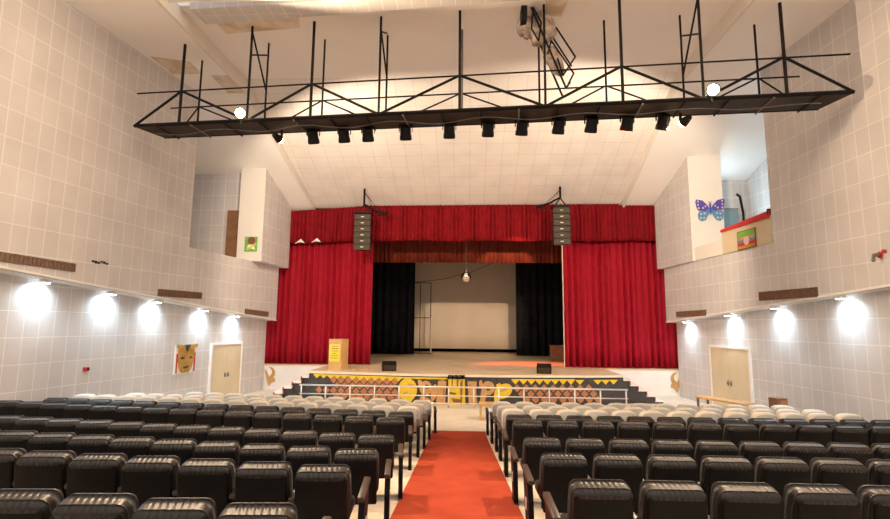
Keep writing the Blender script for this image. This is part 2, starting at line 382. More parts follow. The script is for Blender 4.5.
# stage: plan polygon
def lip_y(x): return 17.52 + 0.019 * (x + 0.15) ** 2
SX0, SX1, SYB = -5.75, 5.35, 20.6
front = [(SX0 + (SX1 - SX0) * i / 24, lip_y(SX0 + (SX1 - SX0) * i / 24)) for i in range(25)]
plan = [(-9.2, SYB)] + [(SX0, SYB)] + front + [(SX1, SYB), (9.2, SYB), (9.2, 32), (-9.2, 32)]
bm = bmesh.new(); prism(bm, [(x, y, 0) for x, y in plan], (0, 0, STZ - 0.06)); struct('wall_stage_front', bm, 'white')
bm = bmesh.new(); plan2 = [(x, y - 0.05) if 1 < i < 27 else (x, y) for i, (x, y) in enumerate(plan)]
prism(bm, [(x, y, STZ - 0.06) for x, y in plan2], (0, 0, 0.06)); struct('floor_stage', bm, 'stage')
bm = bmesh.new()
for (xa, ya), (xb, yb) in zip(front[:-1], front[1:]):
    prism(bm, [(xa, ya - 0.08, STZ - 0.075), (xb, yb - 0.08, STZ - 0.075), (xb, yb - 0.045, STZ - 0.075), (xa, ya - 0.045, STZ - 0.075)], (0, 0, 0.08))
struct('trim_6', bm, 'cream')
# stage house
bm = bmesh.new()
bbox(bm, (-9.3, 32.0, 0), (9.3, 32.1, 9)); struct('wall_stage_back', bm, 'blackcloth')
bm = bmesh.new(); bbox(bm, (-9.3, 20.7, 0), (-9.2, 32, 9)); bbox(bm, (-9.3, YE + 0.1, 0), (-8.95, 20.68, ZC)); struct('wall_stage_left', bm, 'blackcloth')
bm = bmesh.new(); bbox(bm, (9.2, 20.7, 0), (9.3, 32, 9)); bbox(bm, (9.0, YE + 0.1, 0), (9.3, 20.68, ZC)); struct('wall_stage_right', bm, 'blackcloth')
bm = bmesh.new(); bbox(bm, (-9.3, 21.2, 8.2), (9.3, 32, 8.3)); struct('ceiling_stage', bm, 'blackcloth')

# doors
def door(name, X, y0, y1, zb, zt, s):
    """double door on a side wall; s=+1: wall on the left, facing +x"""
    a = math.atan2(X(y1) - X(y0), y1 - y0)
    root = bpy.data.objects.new(name, None); C.objects.link(root); root['kind'] = 'structure'
    root.location = (X(y0), y0, zb); root.rotation_euler = (0, 0, -a)
    L = math.hypot(y1 - y0, X(y1) - X(y0)); H = zt - zb; f = 0.07
    bm = bmesh.new()
    for y in (-f / 2, L + f / 2): box(bm, (s * 0.025, y, H / 2), (0.09, f, H + 0.02))
    box(bm, (s * 0.025, L / 2, H + f / 2), (0.09, L + 2 * f, f)); obj('door_frame', bm, 'white', root)
    for k in (0, 1):
        bm = bmesh.new(); box(bm, (s * 0.03, L * (0.25 + 0.5 * k), H / 2), (0.05, L / 2 - 0.008, H - 0.01))
        lf = obj('door_leaf', bm, 'dooryel', root)
        bm = bmesh.new()
        box(bm, (s * 0.065, L / 2 + (k - 0.5) * 0.16, H * 0.45), (0.02, 0.05, 0.16)); box(bm, (s * 0.09, L / 2 + (k - 0.5) * 0.16, H * 0.45), (0.05, 0.025, 0.03))
        obj('door_handle', bm, 'greysteel', lf)
    return root
door('door_1', XLL, 17.0, 18.62, 0.0, EZ - 0.81, 1)
door('door_2', XRL, 15.85, 17.9, 0.0, EZ - 0.71, -1)

# ------------------------------------------------------------------ curtains
def curtain_bm(x0, x1, z0, z1, y, amp, pitch_, seed, rows=6, sag=None, flare=0.4):
    rnd = random.Random(seed); bm = bmesh.new()
    n = max(8, int((x1 - x0) / pitch_ * 8)); ph = 0; prev = None; cols = []
    for i in range(n + 1):
        t = i / n; x = x0 + (x1 - x0) * t
        ph += 2 * PI * (x1 - x0) / n / pitch_ * (0.75 + 0.5 * rnd.random())
        a = amp * (0.65 + 0.35 * math.sin(ph * 0.23 + seed))
        col = []
        for j in range(rows + 1):
            s = j / rows; zz = z0 + (z1 - z0) * s
            if sag and j == 0: zz += sag(x)
            if sag and j == rows: zz += sag(x, True)
            col.append(bm.verts.new((x, y + a * math.sin(ph) * (1 + flare * (1 - s)), zz)))
        cols.append(col)
    for a, b in zip(cols[:-1], cols[1:]):
        for j in range(rows): bm.faces.new((a[j], b[j], b[j + 1], a[j + 1]))
    return bm
def curtain(name, label, m, *a, **k):
    o = obj(name, curtain_bm(*a, **k), m, None, True); tag(o, label, 'curtain')
    md = o.modifiers.new('thickness', 'SOLIDIFY'); md.thickness = 0.015
    return o
curtain('stage_curtain', 'long red velvet stage curtain drawn to the left of the stage opening', 'curtain', -8.75, -4.12, STZ + 0.02, EZ + 4.0, 21.05, 0.085, 0.25, 3)
rc = curtain('stage_curtain', 'long red velvet stage curtain drawn to the right of the stage opening', 'curtain', 3.90, 8.85, STZ + 0.02, EZ + 4.0, 21.05, 0.085, 0.25, 5)
bm = bmesh.new()
for k in range(60): box(bm, (3.88, 20.98, STZ + 0.05 + k * 0.09), (0.035, 0.05, 0.07))
obj('edge_trim', bm, 'cream', rc)
def vsag(x, top=False):
    if top: return (-0.07 * (x > 6.2) - 0.20 * max(0, (-4.3 - x) / 3.3) + 0.02 * x / 4)
    return -0.12 * max(0, (-4.0 - x) / 3.5) + 0.02 * math.sin(x * 2.1)
vl = curtain('valance', 'gathered deep red valance across the top of the whole stage opening', 'valance', -8.6, 8.7, EZ + 3.46, EZ + 4.99, 20.72, 0.055, 0.17, 8, sag=vsag, flare=0.2)
for x, z in ((-7.2, 3.40), (-6.5, 3.44)):
    bm = bmesh.new()
    prism(bm, [(x - 0.2, 20.6, EZ + z - 0.08), (x, 20.6, EZ + z - 0.02), (x + 0.22, 20.6, EZ + z - 0.06), (x + 0.05, 20.6, EZ + z + 0.12)], (0, 0.02, 0))
    p = obj('torn_lining', bm, 'white', vl); p['label'] = 'white torn lining hanging from the hem'
curtain('inner_valance', 'rust brown inner valance hanging behind the red valance over the stage', 'brownred', -6.8, 6.8, EZ + 2.75, 8.19, 22.5, 0.05, 0.20, 12, flare=0.2)
curtain('wing_curtain', 'black wing curtain at the left of the backdrop', 'blackcloth', -8.8, -3.06, STZ + 0.04, 8.1, 28.0, 0.10, 0.42, 14)
curtain('wing_curtain', 'black wing curtain at the right of the backdrop', 'blackcloth', 2.58, 8.8, STZ + 0.04, 8.1, 28.0, 0.10, 0.42, 15)
curtain('backdrop', 'plain beige canvas backdrop hanging at the back of the stage', 'screen', -4.4, 4.2, STZ + 0.22, 8.19, 31.0, 0.02, 1.3, 16)
# carpet ------------------------------------------------------------------------
bm = bmesh.new()
ys = [0.6 + 0.35 * i for i in range(37)]
for k, (dz) in enumerate((0.0,)):
    L_ = [bm.verts.new((-0.945, y, floor_z(0, y) + 0.014)) for y in ys]
    R_ = [bm.verts.new((0.405 + 0.27 * (13.2 - y) / 7, y, floor_z(0, y) + 0.014)) for y in ys]
    Lb = [bm.verts.new((v.co.x, v.co.y, v.co.z - 0.012)) for v in L_]; Rb = [bm.verts.new((v.co.x, v.co.y, v.co.z - 0.012)) for v in R_]
    for i in range(len(ys) - 1):
        bm.faces.new((L_[i], R_[i], R_[i + 1], L_[i + 1])); bm.faces.new((Lb[i], Lb[i + 1], Rb[i + 1], Rb[i]))
        bm.faces.new((L_[i], L_[i + 1], Lb[i + 1], Lb[i])); bm.faces.new((R_[i], Rb[i], Rb[i + 1], R_[i + 1]))
    bm.faces.new((L_[0], Lb[0], Rb[0], R_[0])); bm.faces.new((L_[-1], R_[-1], Rb[-1], Lb[-1]))
tag(obj('aisle_carpet', bm, 'carpet'), 'long orange red carpet running down the aisle between the two seat blocks', 'carpet')

# ------------------------------------------------------------------ side stairs of the stage
def stairs(name, label, x_top, s):
    root = thing(name, label, 'stairs', (x_top, 19.4, 0))
    n = 5
    for k in range(n):                                  # k=0 topmost
        zt = STZ - 0.18 * (k + 1); x0 = s * 0.29 * k; x1 = s * 0.29 * (k + 1)
        yf = -1.15 - 0.10 * k if s < 0 else -1.1 + 0.02 * k
        bm = bmesh.new(); bbox(bm, (x0, yf + 0.06, 0.0), (x1, 1.18, zt - 0.03)); st = obj('step', bm, 'mural_black', root)
        bm = bmesh.new(); bbox(bm, (x0 - s * 0.0, yf, zt - (0.09 if s < 0 else 0.04)), (x1 + s * 0.03, 1.18, zt)); obj('tread', bm, 'white', st)
        bm = bmesh.new(); bbox(bm, (x0 - s * 0.005, yf + 0.02, zt), (x0 + s * 0.02, 1.18, zt + 0.145)); obj('riser', bm, 'red', st)
    return root
stairs('stage_stairs', 'dark stage steps with white treads and red risers left of the mural', SX0 - 0.02, -1)
stairs('stage_stairs', 'dark stage steps with white treads and red risers right of the mural', SX1 + 0.02, 1)

# ------------------------------------------------------------------ mural on the stage front
def mx(px): return -0.15 + (px - 466.0) * 0.0352
def mz(py, px=466.0): return EZ - (py - 323.8 - 0.009 * (px - 470)) * 0.0352
mural = thing('mural', 'painted relief on the stage front with brown diamonds, yellow zigzag and masks', 'mural', (0, 17.5, 0))
def mpoly(bm, pts, d0, d1, mi=0):
    """polygon in photo-plane metres (x,z), laid on the curved front, d0..d1 = stand-off in metres"""
    cx = sum(p[0] for p in pts) / len(pts)
    P = [(x, lip_y(x) - d1 - 17.5, z) for x, z in pts]
    prism(bm, P, (0, d1 - d0, 0), mi)
def mp(*pp): return [(mx(a), mz(b)) for a, b in pp]
bm = bmesh.new()
for (xa, ya), (xb, yb) in zip(front[:-1], front[1:]):
    prism(bm, [(xa, ya - 0.03 - 17.5, 0.0), (xb, yb - 0.03 - 17.5, 0.0), (xb, yb - 17.5 - 0.001, 0.0), (xa, ya - 17.5 - 0.001, 0.0)], (0, 0, STZ - 0.08))
obj('mural_ground', bm, 'mural_black', mural)
def zig(p0, p1, n, top, mid, bot):
    w = (p1 - p0) / n; bm = bmesh.new()
    for i in range(n):
        a = p0 + w * i
        mpoly(bm, mp((a, top), (a + w, top), (a + w, mid), (a + w / 2, bot), (a, mid)), 0.03, 0.045)
    bmesh.ops.remove_doubles(bm, verts=bm.verts[:], dist=0.0005)
    obj('zigzag_border', bm, 'mural_yellow', mural)
zig(312, 349, 5, 375.2, 376.5, 379.5); zig(349, 404, 7, 375.6, 377.5, 381.0); zig(404, 449, 4, 375.8, 377.3, 377.6)
zig(511, 573, 8, 376.2, 377.2, 381.5); 
for a in (578, 596, 604, 612):
    bm = bmesh.new(); mpoly(bm, mp((a - 4.5, 377), (a + 4.5, 377), (a, 381.5)), 0.03, 0.045); obj('yellow_triangle', bm, 'mural_yellow', mural)
def dia(cx, cy, w=3.7, h=3.9):
    bm = bmesh.new(); mpoly(bm, mp((cx - w, cy), (cx, cy - h), (cx + w, cy), (cx, cy + h)), 0.03, 0.055); obj('diamond_tile', bm, 'mural_brown', mural)
for i in range(9): dia(334 + 7.9 * i, 380.4 + 0.03 * i)
for i in range(8): dia(338 + 7.9 * i, 385.6)
for i in range(11): dia(318.5 + 7.9 * i, 391)
for i in range(9): dia(338 + 7.9 * i, 396)
for i in range(9): dia(516.5 + 8.8 * i, 385)
for i in range(9): dia(521 + 8.8 * i, 390.3)
for i in range(9): dia(525.5 + 8.8 * i, 395.7)
def ell(cx, cy, rx, ry, ang=0, n=20):
    o = []
    for i in range(n):
        t = 2 * PI * i / n; x = rx * math.cos(t); y = ry * math.sin(t)
        o.append((cx + x * math.cos(ang) - y * math.sin(ang), cy + x * math.sin(ang) + y * math.cos(ang)))
    return mp(*o)
def mask(name, shapes, m, extra):
    bm = bmesh.new()
    for s in shapes: mpoly(bm, s, 0.03, 0.07)
    o = obj(name, bm, m, mural)
    for s in extra[0]:
        bm = bmesh.new(); mpoly(bm, s, 0.07, 0.078); obj('mask_feature', bm, extra[1], o)
    return o
mask('mask_relief', [ell(410, 388, 9.5, 11), mp((404, 396), (416, 396), (412, 402), (407, 402))], 'mural_yellow', ([ell(414, 384, 4, 1.8, 0.4), ell(408, 391, 2.5, 1.0, -0.3)], 'mural_tan'))
mask('mask_relief', [ell(428, 386, 6, 7), mp((420, 378), (424, 379), (424, 387), (421, 385)), mp((425, 391), (437, 400), (434, 402.5), (422, 396)), ell(436, 390, 3, 8, 0.15)], 'mural_tan', ([ell(429, 384.5, 1.8, 2.0), ell(428, 393, 3.4, 1.1, 0.6)], 'mural_black'))
mask('mask_relief', [mp((440, 379), (448, 379), (447, 402), (438, 402)), mp((440, 379), (446, 378), (444, 390), (439, 392))], 'mural_tan', ([ell(446, 390, 1.2, 4)], 'mural_brown'))
cm = mask('mask_relief', [mp((450, 377), (466, 377), (466.5, 402), (449.5, 402))], 'mural_yellow', ([mp((453, 377), (454.5, 377), (454, 386), (453.4, 386)), mp((458, 377), (460, 377), (459.5, 385), (458.2, 386)), mp((461.5, 380), (464, 377), (463.2, 401), (461.8, 401)), mp((451, 389), (458, 390), (457, 391.5), (451, 391)), mp((453, 395), (463, 396), (461, 399), (455, 399))], 'darkbrown'))
bm = bmesh.new(); rnd = random.Random(3)
for k in range(26):
    t = k / 25; x = mx(450.5 + 15.5 * t); y0 = lip_y(x) - 17.5
    tube(bm, [(x, y0 - 0.08, STZ - 0.03), (x + rnd.uniform(-.05, .05), y0 - 0.12, STZ - 0.06 + rnd.uniform(-.02, .05)), (x + rnd.uniform(-.08, .08), y0 - 0.1, STZ - 0.12)], 0.012, 5)
obj('mask_hair', bm, 'black', cm)
mask('mask_relief', [mp((468.5, 379), (477.5, 379), (477, 390), (478, 399), (475, 402.5), (470, 402.5), (469.5, 392))], 'mural_tan', ([ell(471, 383, 1.0, 2)], 'mural_brown'))
mask('mask_relief', [ell(488.5, 385, 6.3, 6.5), mp((482, 386), (487, 392), (484, 402), (480.5, 398)), ell(481.3, 381, 1.7, 3.4)], 'mural_tan', ([ell(488.6, 385.3, 2.0, 2.1)], 'mural_black'))
mask('mask_relief', [ell(503, 388, 9.5, 6.5, -0.55), mp((494, 391), (500, 392), (497, 400), (494.5, 399)), mp((496, 382), (500, 380), (501, 382), (497, 384))], 'mural_yellow', ([ell(504, 386.5, 4.2, 1.2, -0.5)], 'mural_tan'))

# ------------------------------------------------------------------ railing before the stage
rail = thing('metal_railing', 'low brushed metal railing of three bars in front of the stage mural', 'railing', (0, 16.8, 0))
RX0, RX1 = -5.58, 5.05
for z, r in ((0.66, 0.028), (0.38, 0.018), (0.14, 0.018)):
    bm = bmesh.new(); bar(bm, (RX0 - 0.06, 0, z), (RX1 + 0.06, 0, z), r, 10); obj('rail_bar', bm, 'chrome', rail, True)
for k in range(14):
    x = RX0 + (RX1 - RX0) * k / 13
    bm = bmesh.new(); bar(bm, (x, 0.0, 0), (x, 0.0, 0.66), 0.024, 8); obj('post', bm, 'chrome', rail, True)

# bird shaped reliefs on the white blocks
def bird(cx, label, s):
    root = thing('bird_relief', label, 'wall decoration', (cx, SYB - 0.001, 0.5))
    bm = bmesh.new()
    prism(bm, [(s * a, 0, b) for a, b in ((-0.28, 0.30), (-0.20, 0.22), (-0.08, 0.02), (0.1, -0.02), (0.17, -0.10), (0.16, -0.2), (0.05, -0.22), (-0.02, -0.30), (-0.06, -0.38), (-0.12, -0.28), (-0.18, -0.08))], (0, -0.03, 0)); obj('body', bm, 'mural_tan', root)
    bm = bmesh.new()
    prism(bm, [(s * a, 0, b) for a, b in ((-0.10, 0.42), (0.06, 0.36), (0.16, 0.22), (0.15, 0.06), (0.07, -0.02), (-0.05, 0.02), (0.04, 0.14), (0.04, 0.26))], (0, -0.04, 0)); obj('wing', bm, 'gold', root)
bird(-8.12, 'gold bird shaped relief on the white stage block at the left', 1)
bird(8.1, 'gold bird shaped relief on the white stage block at the right', -1)

# ------------------------------------------------------------------ things on the stage
pod = thing('lectern', 'light wooden lectern with a yellow notice at the left stage edge', 'lectern', (-4.87, 18.72, STZ), math.radians(-20))
bm = bmesh.new(); rbox(bm, (0, 0, 0.54), (0.56, 0.46, 1.08), 0.008, 1); obj('body', bm, 'wood', pod)
bm = bmesh.new(); rbox(bm, (0, 0, 1.10), (0.575, 0.475, 0.04), 0.01, 1); obj('top', bm, 'wood', pod)
bm = bmesh.new(); rbox(bm, (0, 0, 0.025), (0.60, 0.50, 0.05), 0.008, 1); obj('plinth', bm, 'wood', pod)
bm = bmesh.new(); box(bm, (-0.02, -0.235, 0.62), (0.46, 0.008, 0.62)); po = obj('poster', bm, 'paper', pod)
bm = bmesh.new(); rnd = random.Random(5)
for k in range(6):
    w = rnd.uniform(0.18, 0.34); box(bm, (-0.02 + rnd.uniform(-.03, .03), -0.241, 0.86 - 0.085 * k), (w, 0.004, 0.022 if k != 1 else 0.035))
obj('poster_print', bm, 'ink', po)
for x, y, rz, lb in ((-2.92, 18.45, 0.25, 'black floor monitor speaker on the stage edge near the lectern'), (2.66, 18.3, -0.2, 'black floor monitor speaker on the right part of the stage edge')):
    t = thing('stage_monitor', lb, 'speaker', (x, y, STZ), rz)
    bm = bmesh.new(); prism(bm, [(-0.25, -0.16, 0), (-0.25, -0.20, 0.22), (-0.25, -0.05, 0.36), (-0.25, 0.2, 0.3), (-0.25, 0.2, 0)], (0.5, 0, 0)); obj('cabinet', bm, 'black', t)
    bm = bmesh.new(); prism(bm, [(-0.22, -0.165, 0.03), (-0.22, -0.205, 0.215), (-0.22, -0.215, 0.215), (-0.22, -0.175, 0.03)], (0.44, 0, 0)); obj('grille', bm, 'speaker', t)
    bm = bmesh.new()
    for sx in (-0.26, 0.26): box(bm, (sx, 0.06, 0.2), (0.02, 0.12, 0.04))
    obj('handle', bm, 'greysteel', t)
bm = bmesh.new(); rbox(bm, (-3.85, 18.6, STZ + 0.03), (0.34, 0.12, 0.06), 0.015, 2); rbox(bm, (-4.2, 18.62, STZ + 0.025), (0.2, 0.1, 0.05), 0.015, 2)
tag(obj('power_strip', bm, 'mural_tan'), 'small tan items on the stage floor right of the lectern', 'power strip')
# metal frame stand by the backdrop
fr = thing('pole_stand', 'thin dark metal frame stand before the backdrop at the left', 'frame', (-2.58, 29.5, STZ))
for a, b, r in (((-0.32, 0, 0), (-0.32, 0, 4.12), 0.022), ((0.30, 0, 0), (0.30, 0, 4.12), 0.022)):
    bm = bmesh.new(); bar(bm, a, b, r); obj('upright', bm, 'steel', fr)
for z in (4.12, 2.06):
    bm = bmesh.new(); bar(bm, (-0.75 if z > 3 else -0.7, 0, z), (0.30, 0, z), 0.02); obj('crossbar', bm, 'steel', fr)
bm = bmesh.new(); bar(bm, (0.33, -0.06, 0), (0.33, -0.06, 2.1), 0.04); p = obj('pale_pole', bm, 'chrome', fr); p['label'] = 'pale pole at its right side'
bm = bmesh.new(); bbox(bm, (-0.8, -0.2, 0.0), (0.42, 0.2, 0.04)); obj('foot', bm, 'steel', fr)
bm = bmesh.new(); tube(bm, [(-3.5, 30.7, EZ + 2.5), (-1.5, 30.7, EZ + 2.75), (0.2, 30.7, EZ + 3.2), (1.4, 30.7, EZ + 3.75), (1.6, 30.7, 8.21)], 0.016, 5)
tag(obj('slack_cable', bm, 'steel'), 'thin dark cable slung across the upper backdrop', 'cable')
ob = thing('brown_crate', 'brown wooden box at the foot of the right curtain on stage', 'crate', (4.35, 24.6, STZ))
bm = bmesh.new(); box(bm, (0, 0, 0.35), (0.9, 0.6, 0.7)); obj('body', bm, 'darkbrown', ob)
bm = bmesh.new(); box(bm, (0, 0, 0.72), (0.96, 0.66, 0.05)); obj('lid', bm, 'darkbrown', ob)
# mirror ball
mb = thing('mirror_ball', 'small silver mirror ball hanging over the middle of the stage', 'mirror ball', (-0.15, 21.6, EZ + 2.02))
bm = bmesh.new(); bmesh.ops.create_uvsphere(bm, u_segments=18, v_segments=12, radius=0.22); obj('ball', bm, 'mirror', mb)
bm = bmesh.new(); bar(bm, (0, 0, 0.2), (0, 0, 0.3), 0.05, 8); obj('motor_cap', bm, 'greysteel', mb)
bm = bmesh.new(); bar(bm, (0, 0, 0.29), (0, 0, 3.45), 0.012, 6); obj('hanging_wire', bm, 'greysteel', mb)

# ------------------------------------------------------------------ line arrays
def line_array(x, z1, z0, zt, label, s):
    root = thing('line_array_speaker', label, 'speaker', (x, 19.75, z0))
    n = 6; H = z1 - z0; h = H / n
    for k in range(n):
        bm = bmesh.new()
        t = bmesh.new(); zc = h * (n - 0.5 - k)
        prism(bm, [(-0.32, -0.22, zc - h * 0.46), (0.32, -0.22, zc - h * 0.46), (0.24, 0.22, zc - h * 0.40), (-0.24, 0.22, zc - h * 0.40)], (0, 0, h * 0.9)); t.free()
        c = obj('speaker_cabinet', bm, 'speaker', root)
        bm = bmesh.new(); box(bm, (0.0, -0.225, zc), (0.12, 0.01, 0.035)); obj('badge', bm, 'logo', c)
    bm = bmesh.new()
    for sx in (-0.34, 0.34): box(bm, (sx, -0.1, H / 2), (0.025, 0.1, H * 0.98))
    obj('side_rail', bm, 'steel', root)
    bm = bmesh.new(); box(bm, (0, 0, H + 0.04), (0.7, 0.5, 0.06)); tube(bm, [(-0.25, 0, H + 0.06), (0, 0, H + 0.42), (0.25, 0, H + 0.06)], 0.025); obj('flying_frame', bm, 'steel', root)
    bm = bmesh.new(); bar(bm, (0, 0, H + 0.4), (0, 0, zt - z0), 0.045, 8); obj('hanging_pole', bm, 'steel', root)
    bm = bmesh.new(); tube(bm, [(0, 0.05, H + 0.45), (s * 0.45, 0.1, H + 0.22), (s * 0.95, 0.1, H + 0.08), (s * 0.55, 0.1, H + 0.02)], 0.04, 6)
    tube(bm, [(0, 0, zt - z0 - 0.15), (s * 0.5, 0.3, H + 0.3)], 0.012, 5); obj('cable_bundle', bm, 'steel', root)
line_array(-4.3, EZ + 4.36, EZ + 2.89, slope_z(19.75) + 0.02, 'black six box line array hanging before the valance at the left', 1)
line_array(3.62, EZ + 4.62, EZ + 3.12, slope_z(19.75) + 0.05, 'black six box line array hanging before the valance at the right', -1)

# ------------------------------------------------------------------ lighting truss under the ceiling
n0 = Vector((-8.80, 12.155, EZ + 5.05)); n1 = Vector((8.33, 10.725, EZ + 5.05))
dv = (n1 - n0); un = dv.normalized(); pv = Vector((-un.y, un.x, 0))      # pv points to the stage
DW = 0.82
tr = thing('lighting_truss', 'long dark truss walkway hung by rods under the ceiling across the hall', 'truss', (0, 0, 0))
def tp(t, w, z): return n0 + dv * t + pv * w + Vector((0, 0, z))
bm = bmesh.new()
ends = [tp(0.0, 0, 0), tp(1.0, 0, 0), tp(0.985, DW, 0), tp(0.015, DW, 0)]
prism(bm, ends, (0, 0, 0.05)); obj('deck', bm, 'darkwood', tr)
for w in (0.0, DW):
    bm = bmesh.new(); a, b = (tp(0, w, 0.03), tp(1, w, 0.03)) if w == 0 else (tp(0.015, w, 0.03), tp(0.985, w, 0.03))
    bar(bm, a, b, 0.05, 4); obj('deck_edge_beam', bm, 'steel', tr)
    bm = bmesh.new(); a, b = (tp(-0.0, w, 0.92), tp(1.0, w, 0.90)) if w == 0 else (tp(0.022, w, 0.86), tp(0.965, w, 0.84))
    bar(bm, a, b, 0.022, 6); obj('top_rail', bm, 'steel', tr)
for k in range(18):
    t = 0.04 + 0.92 * k / 17
    bm = bmesh.new(); bar(bm, tp(t, -0.03, -0.03), tp(t, DW + 0.03, -0.03), 0.024, 4); obj('cross_bar', bm, 'greysteel' if k % 3 == 1 else 'steel', tr)
TN = [0.074, 0.183, 0.281, 0.383, 0.499, 0.617, 0.719, 0.821, 0.922]
TF = [0.071, 0.185, 0.279, 0.381, 0.496, 0.612, 0.707, 0.813, 0.912]
for i, t in enumerate(TN):
    zt = (ZS if i in (0, 8) else ZC) - n0.z + 0.03
    bm = bmesh.new(); bar(bm, tp(t, 0, 0), tp(t, 0, zt), 0.036 if i % 2 == 0 else 0.030, 6); obj('hanger_rod', bm, 'steel', tr)
for i, t in enumerate(TF):
    zt = (ZS if i in (0, 8) else ZC) - n0.z + 0.03
    bm = bmesh.new(); bar(bm, tp(t, DW, 0), tp(t, DW, zt), 0.055 if i == 4 else 0.026, 8); obj('hanger_rod', bm, 'greysteel' if i == 4 else 'steel', tr)
for w, T in ((0.0, TN), (DW, TF)):
    h = 0.92 if w == 0 else 0.86
    pts = [(0.0 if w == 0 else 0.035, 0.03)] + [(t, h if i % 2 == 0 else 0.03) for i, t in enumerate(T)] + [(1.0 if w == 0 else 0.97, 0.03)]
    for (ta, za), (tb, zb) in zip(pts[:-1], pts[1:]):
        bm = bmesh.new(); bar(bm, tp(ta, w, za), tp(tb, w, zb), 0.034 if w == 0 else 0.022, 5); obj('diagonal_brace', bm, 'steel', tr)
for i in (1, 3, 7):                                     # sway braces between paired rods
    hz = {1: (2.45, 1.9, 1.2), 3: (2.3, 2.3, 1.4), 7: (2.5, 1.7, 1.0)}[i]
    bm = bmesh.new(); bar(bm, tp(TN[i], 0, hz[0]), tp(TF[i], DW, hz[2]), 0.024, 5); bar(bm, tp(TN[i], 0, hz[1] - 0.1), tp(TF[i], DW, hz[1] + 0.35), 0.022, 5)
    obj('sway_brace', bm, 'steel', tr)
bm = bmesh.new(); pts = []
for k in range(49):
    t = 0.02 + 0.95 * k / 48; pts.append(tp(t, 0.35 + 0.12 * math.sin(k * 0.9), -0.06 - 0.03 * math.sin(k * 0.5) ** 2))
tube(bm, pts, 0.012, 5); obj('cable', bm, 'greysteel', tr)

# par cans below the deck
def par_can(t, label, aim, lens='black', w=0.66):
    base = tp(t, w, -0.03)
    root = thing('par_can', label, 'stage lamp', base, 0.08, 'par can lamps under the truss')
    R = tilt('Z', aim[0]) @ tilt('X', aim[1])
    ce = Vector((0, 0, -0.20))
    bm = bmesh.new()
    bmesh.ops.create_cone(bm, cap_ends=True, segments=14, radius1=0.14, radius2=0.14, depth=0.20, matrix=Matrix.Translation((0, 0, 0.05)))
    bmesh.ops.create_cone(bm, cap_ends=True, segments=14, radius1=0.155, radius2=0.15, depth=0.12, matrix=Matrix.Translation((0, 0, -0.10)))
    bmesh.ops.create_cone(bm, cap_ends=True, segments=14, radius1=0.125, radius2=0.07, depth=0.06, matrix=Matrix.Translation((0, 0, 0.18)))
    bm.transform(Matrix.Translation(ce) @ R.to_4x4()); obj('body', bm, 'black', root)
    bm = bmesh.new(); bmesh.ops.create_cone(bm, cap_ends=True, segments=14, radius1=0.13, radius2=0.13, depth=0.012, matrix=Matrix.Translation((0, 0, -0.165)))
    bm.transform(Matrix.Translation(ce) @ R.to_4x4()); obj('lens', bm, lens, root)
    bm = bmesh.new()
    for s in (-1, 1): box(bm, (s * 0.165, 0, -0.07), (0.02, 0.04, 0.16))
    box(bm, (0, 0, 0.01), (0.35, 0.05, 0.02)); obj('yoke', bm, 'steel', root)
    return root
ORD = ['first', 'second', 'third', 'fourth', 'fifth', 'sixth', 'seventh', 'eighth', 'ninth', 'tenth', 'eleventh', 'twelfth', 'thirteenth', 'fourteenth', 'fifteenth', 'sixteenth', 'seventeenth', 'eighteenth', 'nineteenth', 'twentieth']
CANX = [-4.166, -3.33, -2.692, -1.7, -0.576, 0.399, 1.233, 2.124, 2.903, 3.74, 4.565]
for i, x in enumerate(CANX):
    t = (x - n0.x) / dv.x
    par_can(t, '%s black par can from the left under the truss deck' % ORD[i] if i != 9 else 'black par can under the truss with a dim orange glow', (-12 + 2.4 * i, 24), 'glint' if i == 9 else 'black')
# flood lamps with their own light
def flood(px_t, w, z, label, aim, m, r, watts, ang, sz=0.1):
    base = tp(px_t, w, z); root = thing('flood_lamp', label, 'stage lamp', base, 0)
    d = Vector(aim).normalized(); q = d.to_track_quat('-Z', 'Y').to_matrix().to_4x4()
    bm = bmesh.new(); bmesh.ops.create_cone(bm, cap_ends=True, segments=16, radius1=r * 1.15, radius2=r * 0.6, depth=0.22, matrix=q @ Matrix.Translation((0, 0, 0.13))); obj('housing', bm, 'black', root)
    bm = bmesh.new(); bmesh.ops.create_uvsphere(bm, u_segments=14, v_segments=8, radius=r * 0.9); obj('lens', bm, m, root, True)
    bm = bmesh.new(); box(bm, (0, 0.1, 0.16 if z < 0 else -0.12), (0.05, 0.05, 0.26)); obj('bracket', bm, 'steel', root)
    l = bpy.data.lights.new('flood_light', 'SPOT'); l.energy = watts; l.color = (1.0, 0.72, 0.47) if m == 'bulb' else (1.0, 0.79, 0.58); l.shadow_soft_size = sz
    l.spot_size = math.radians(ang); l.spot_blend = 0.3
    o = bpy.data.objects.new('flood_light', l); C.objects.link(o); o.location = base + d * (r + 0.03)
    o.rotation_euler = d.to_track_quat('-Z', 'Y').to_euler()
t1 = (-5.775 - n0.x) / dv.x; t2 = (5.417 - n0.x) / dv.x
flood(t1, -0.14, 0.17, 'blazing warm flood lamp on the left part of the truss', (0.5, -1, -0.15), 'bulb', 0.13, 3900, 140)
flood(t2, -0.14, 0.17, 'blazing warm flood lamp on the right part of the truss', (-0.5, -1, -0.15), 'bulb', 0.13, 3900, 140)
t3 = (-5.0 - n0.x) / dv.x; t4 = (4.95 - n0.x) / dv.x
flood(t3, 0.5, -0.32, 'small lit warm lamp under the left end of the truss', (0.35, 1, -0.24), 'bulb_small', 0.10, 1600, 130)
flood(t4, 0.5, -0.32, 'small lit warm lamp under the right end of the truss', (-0.35, 1, -0.24), 'bulb_small', 0.10, 1600, 130)

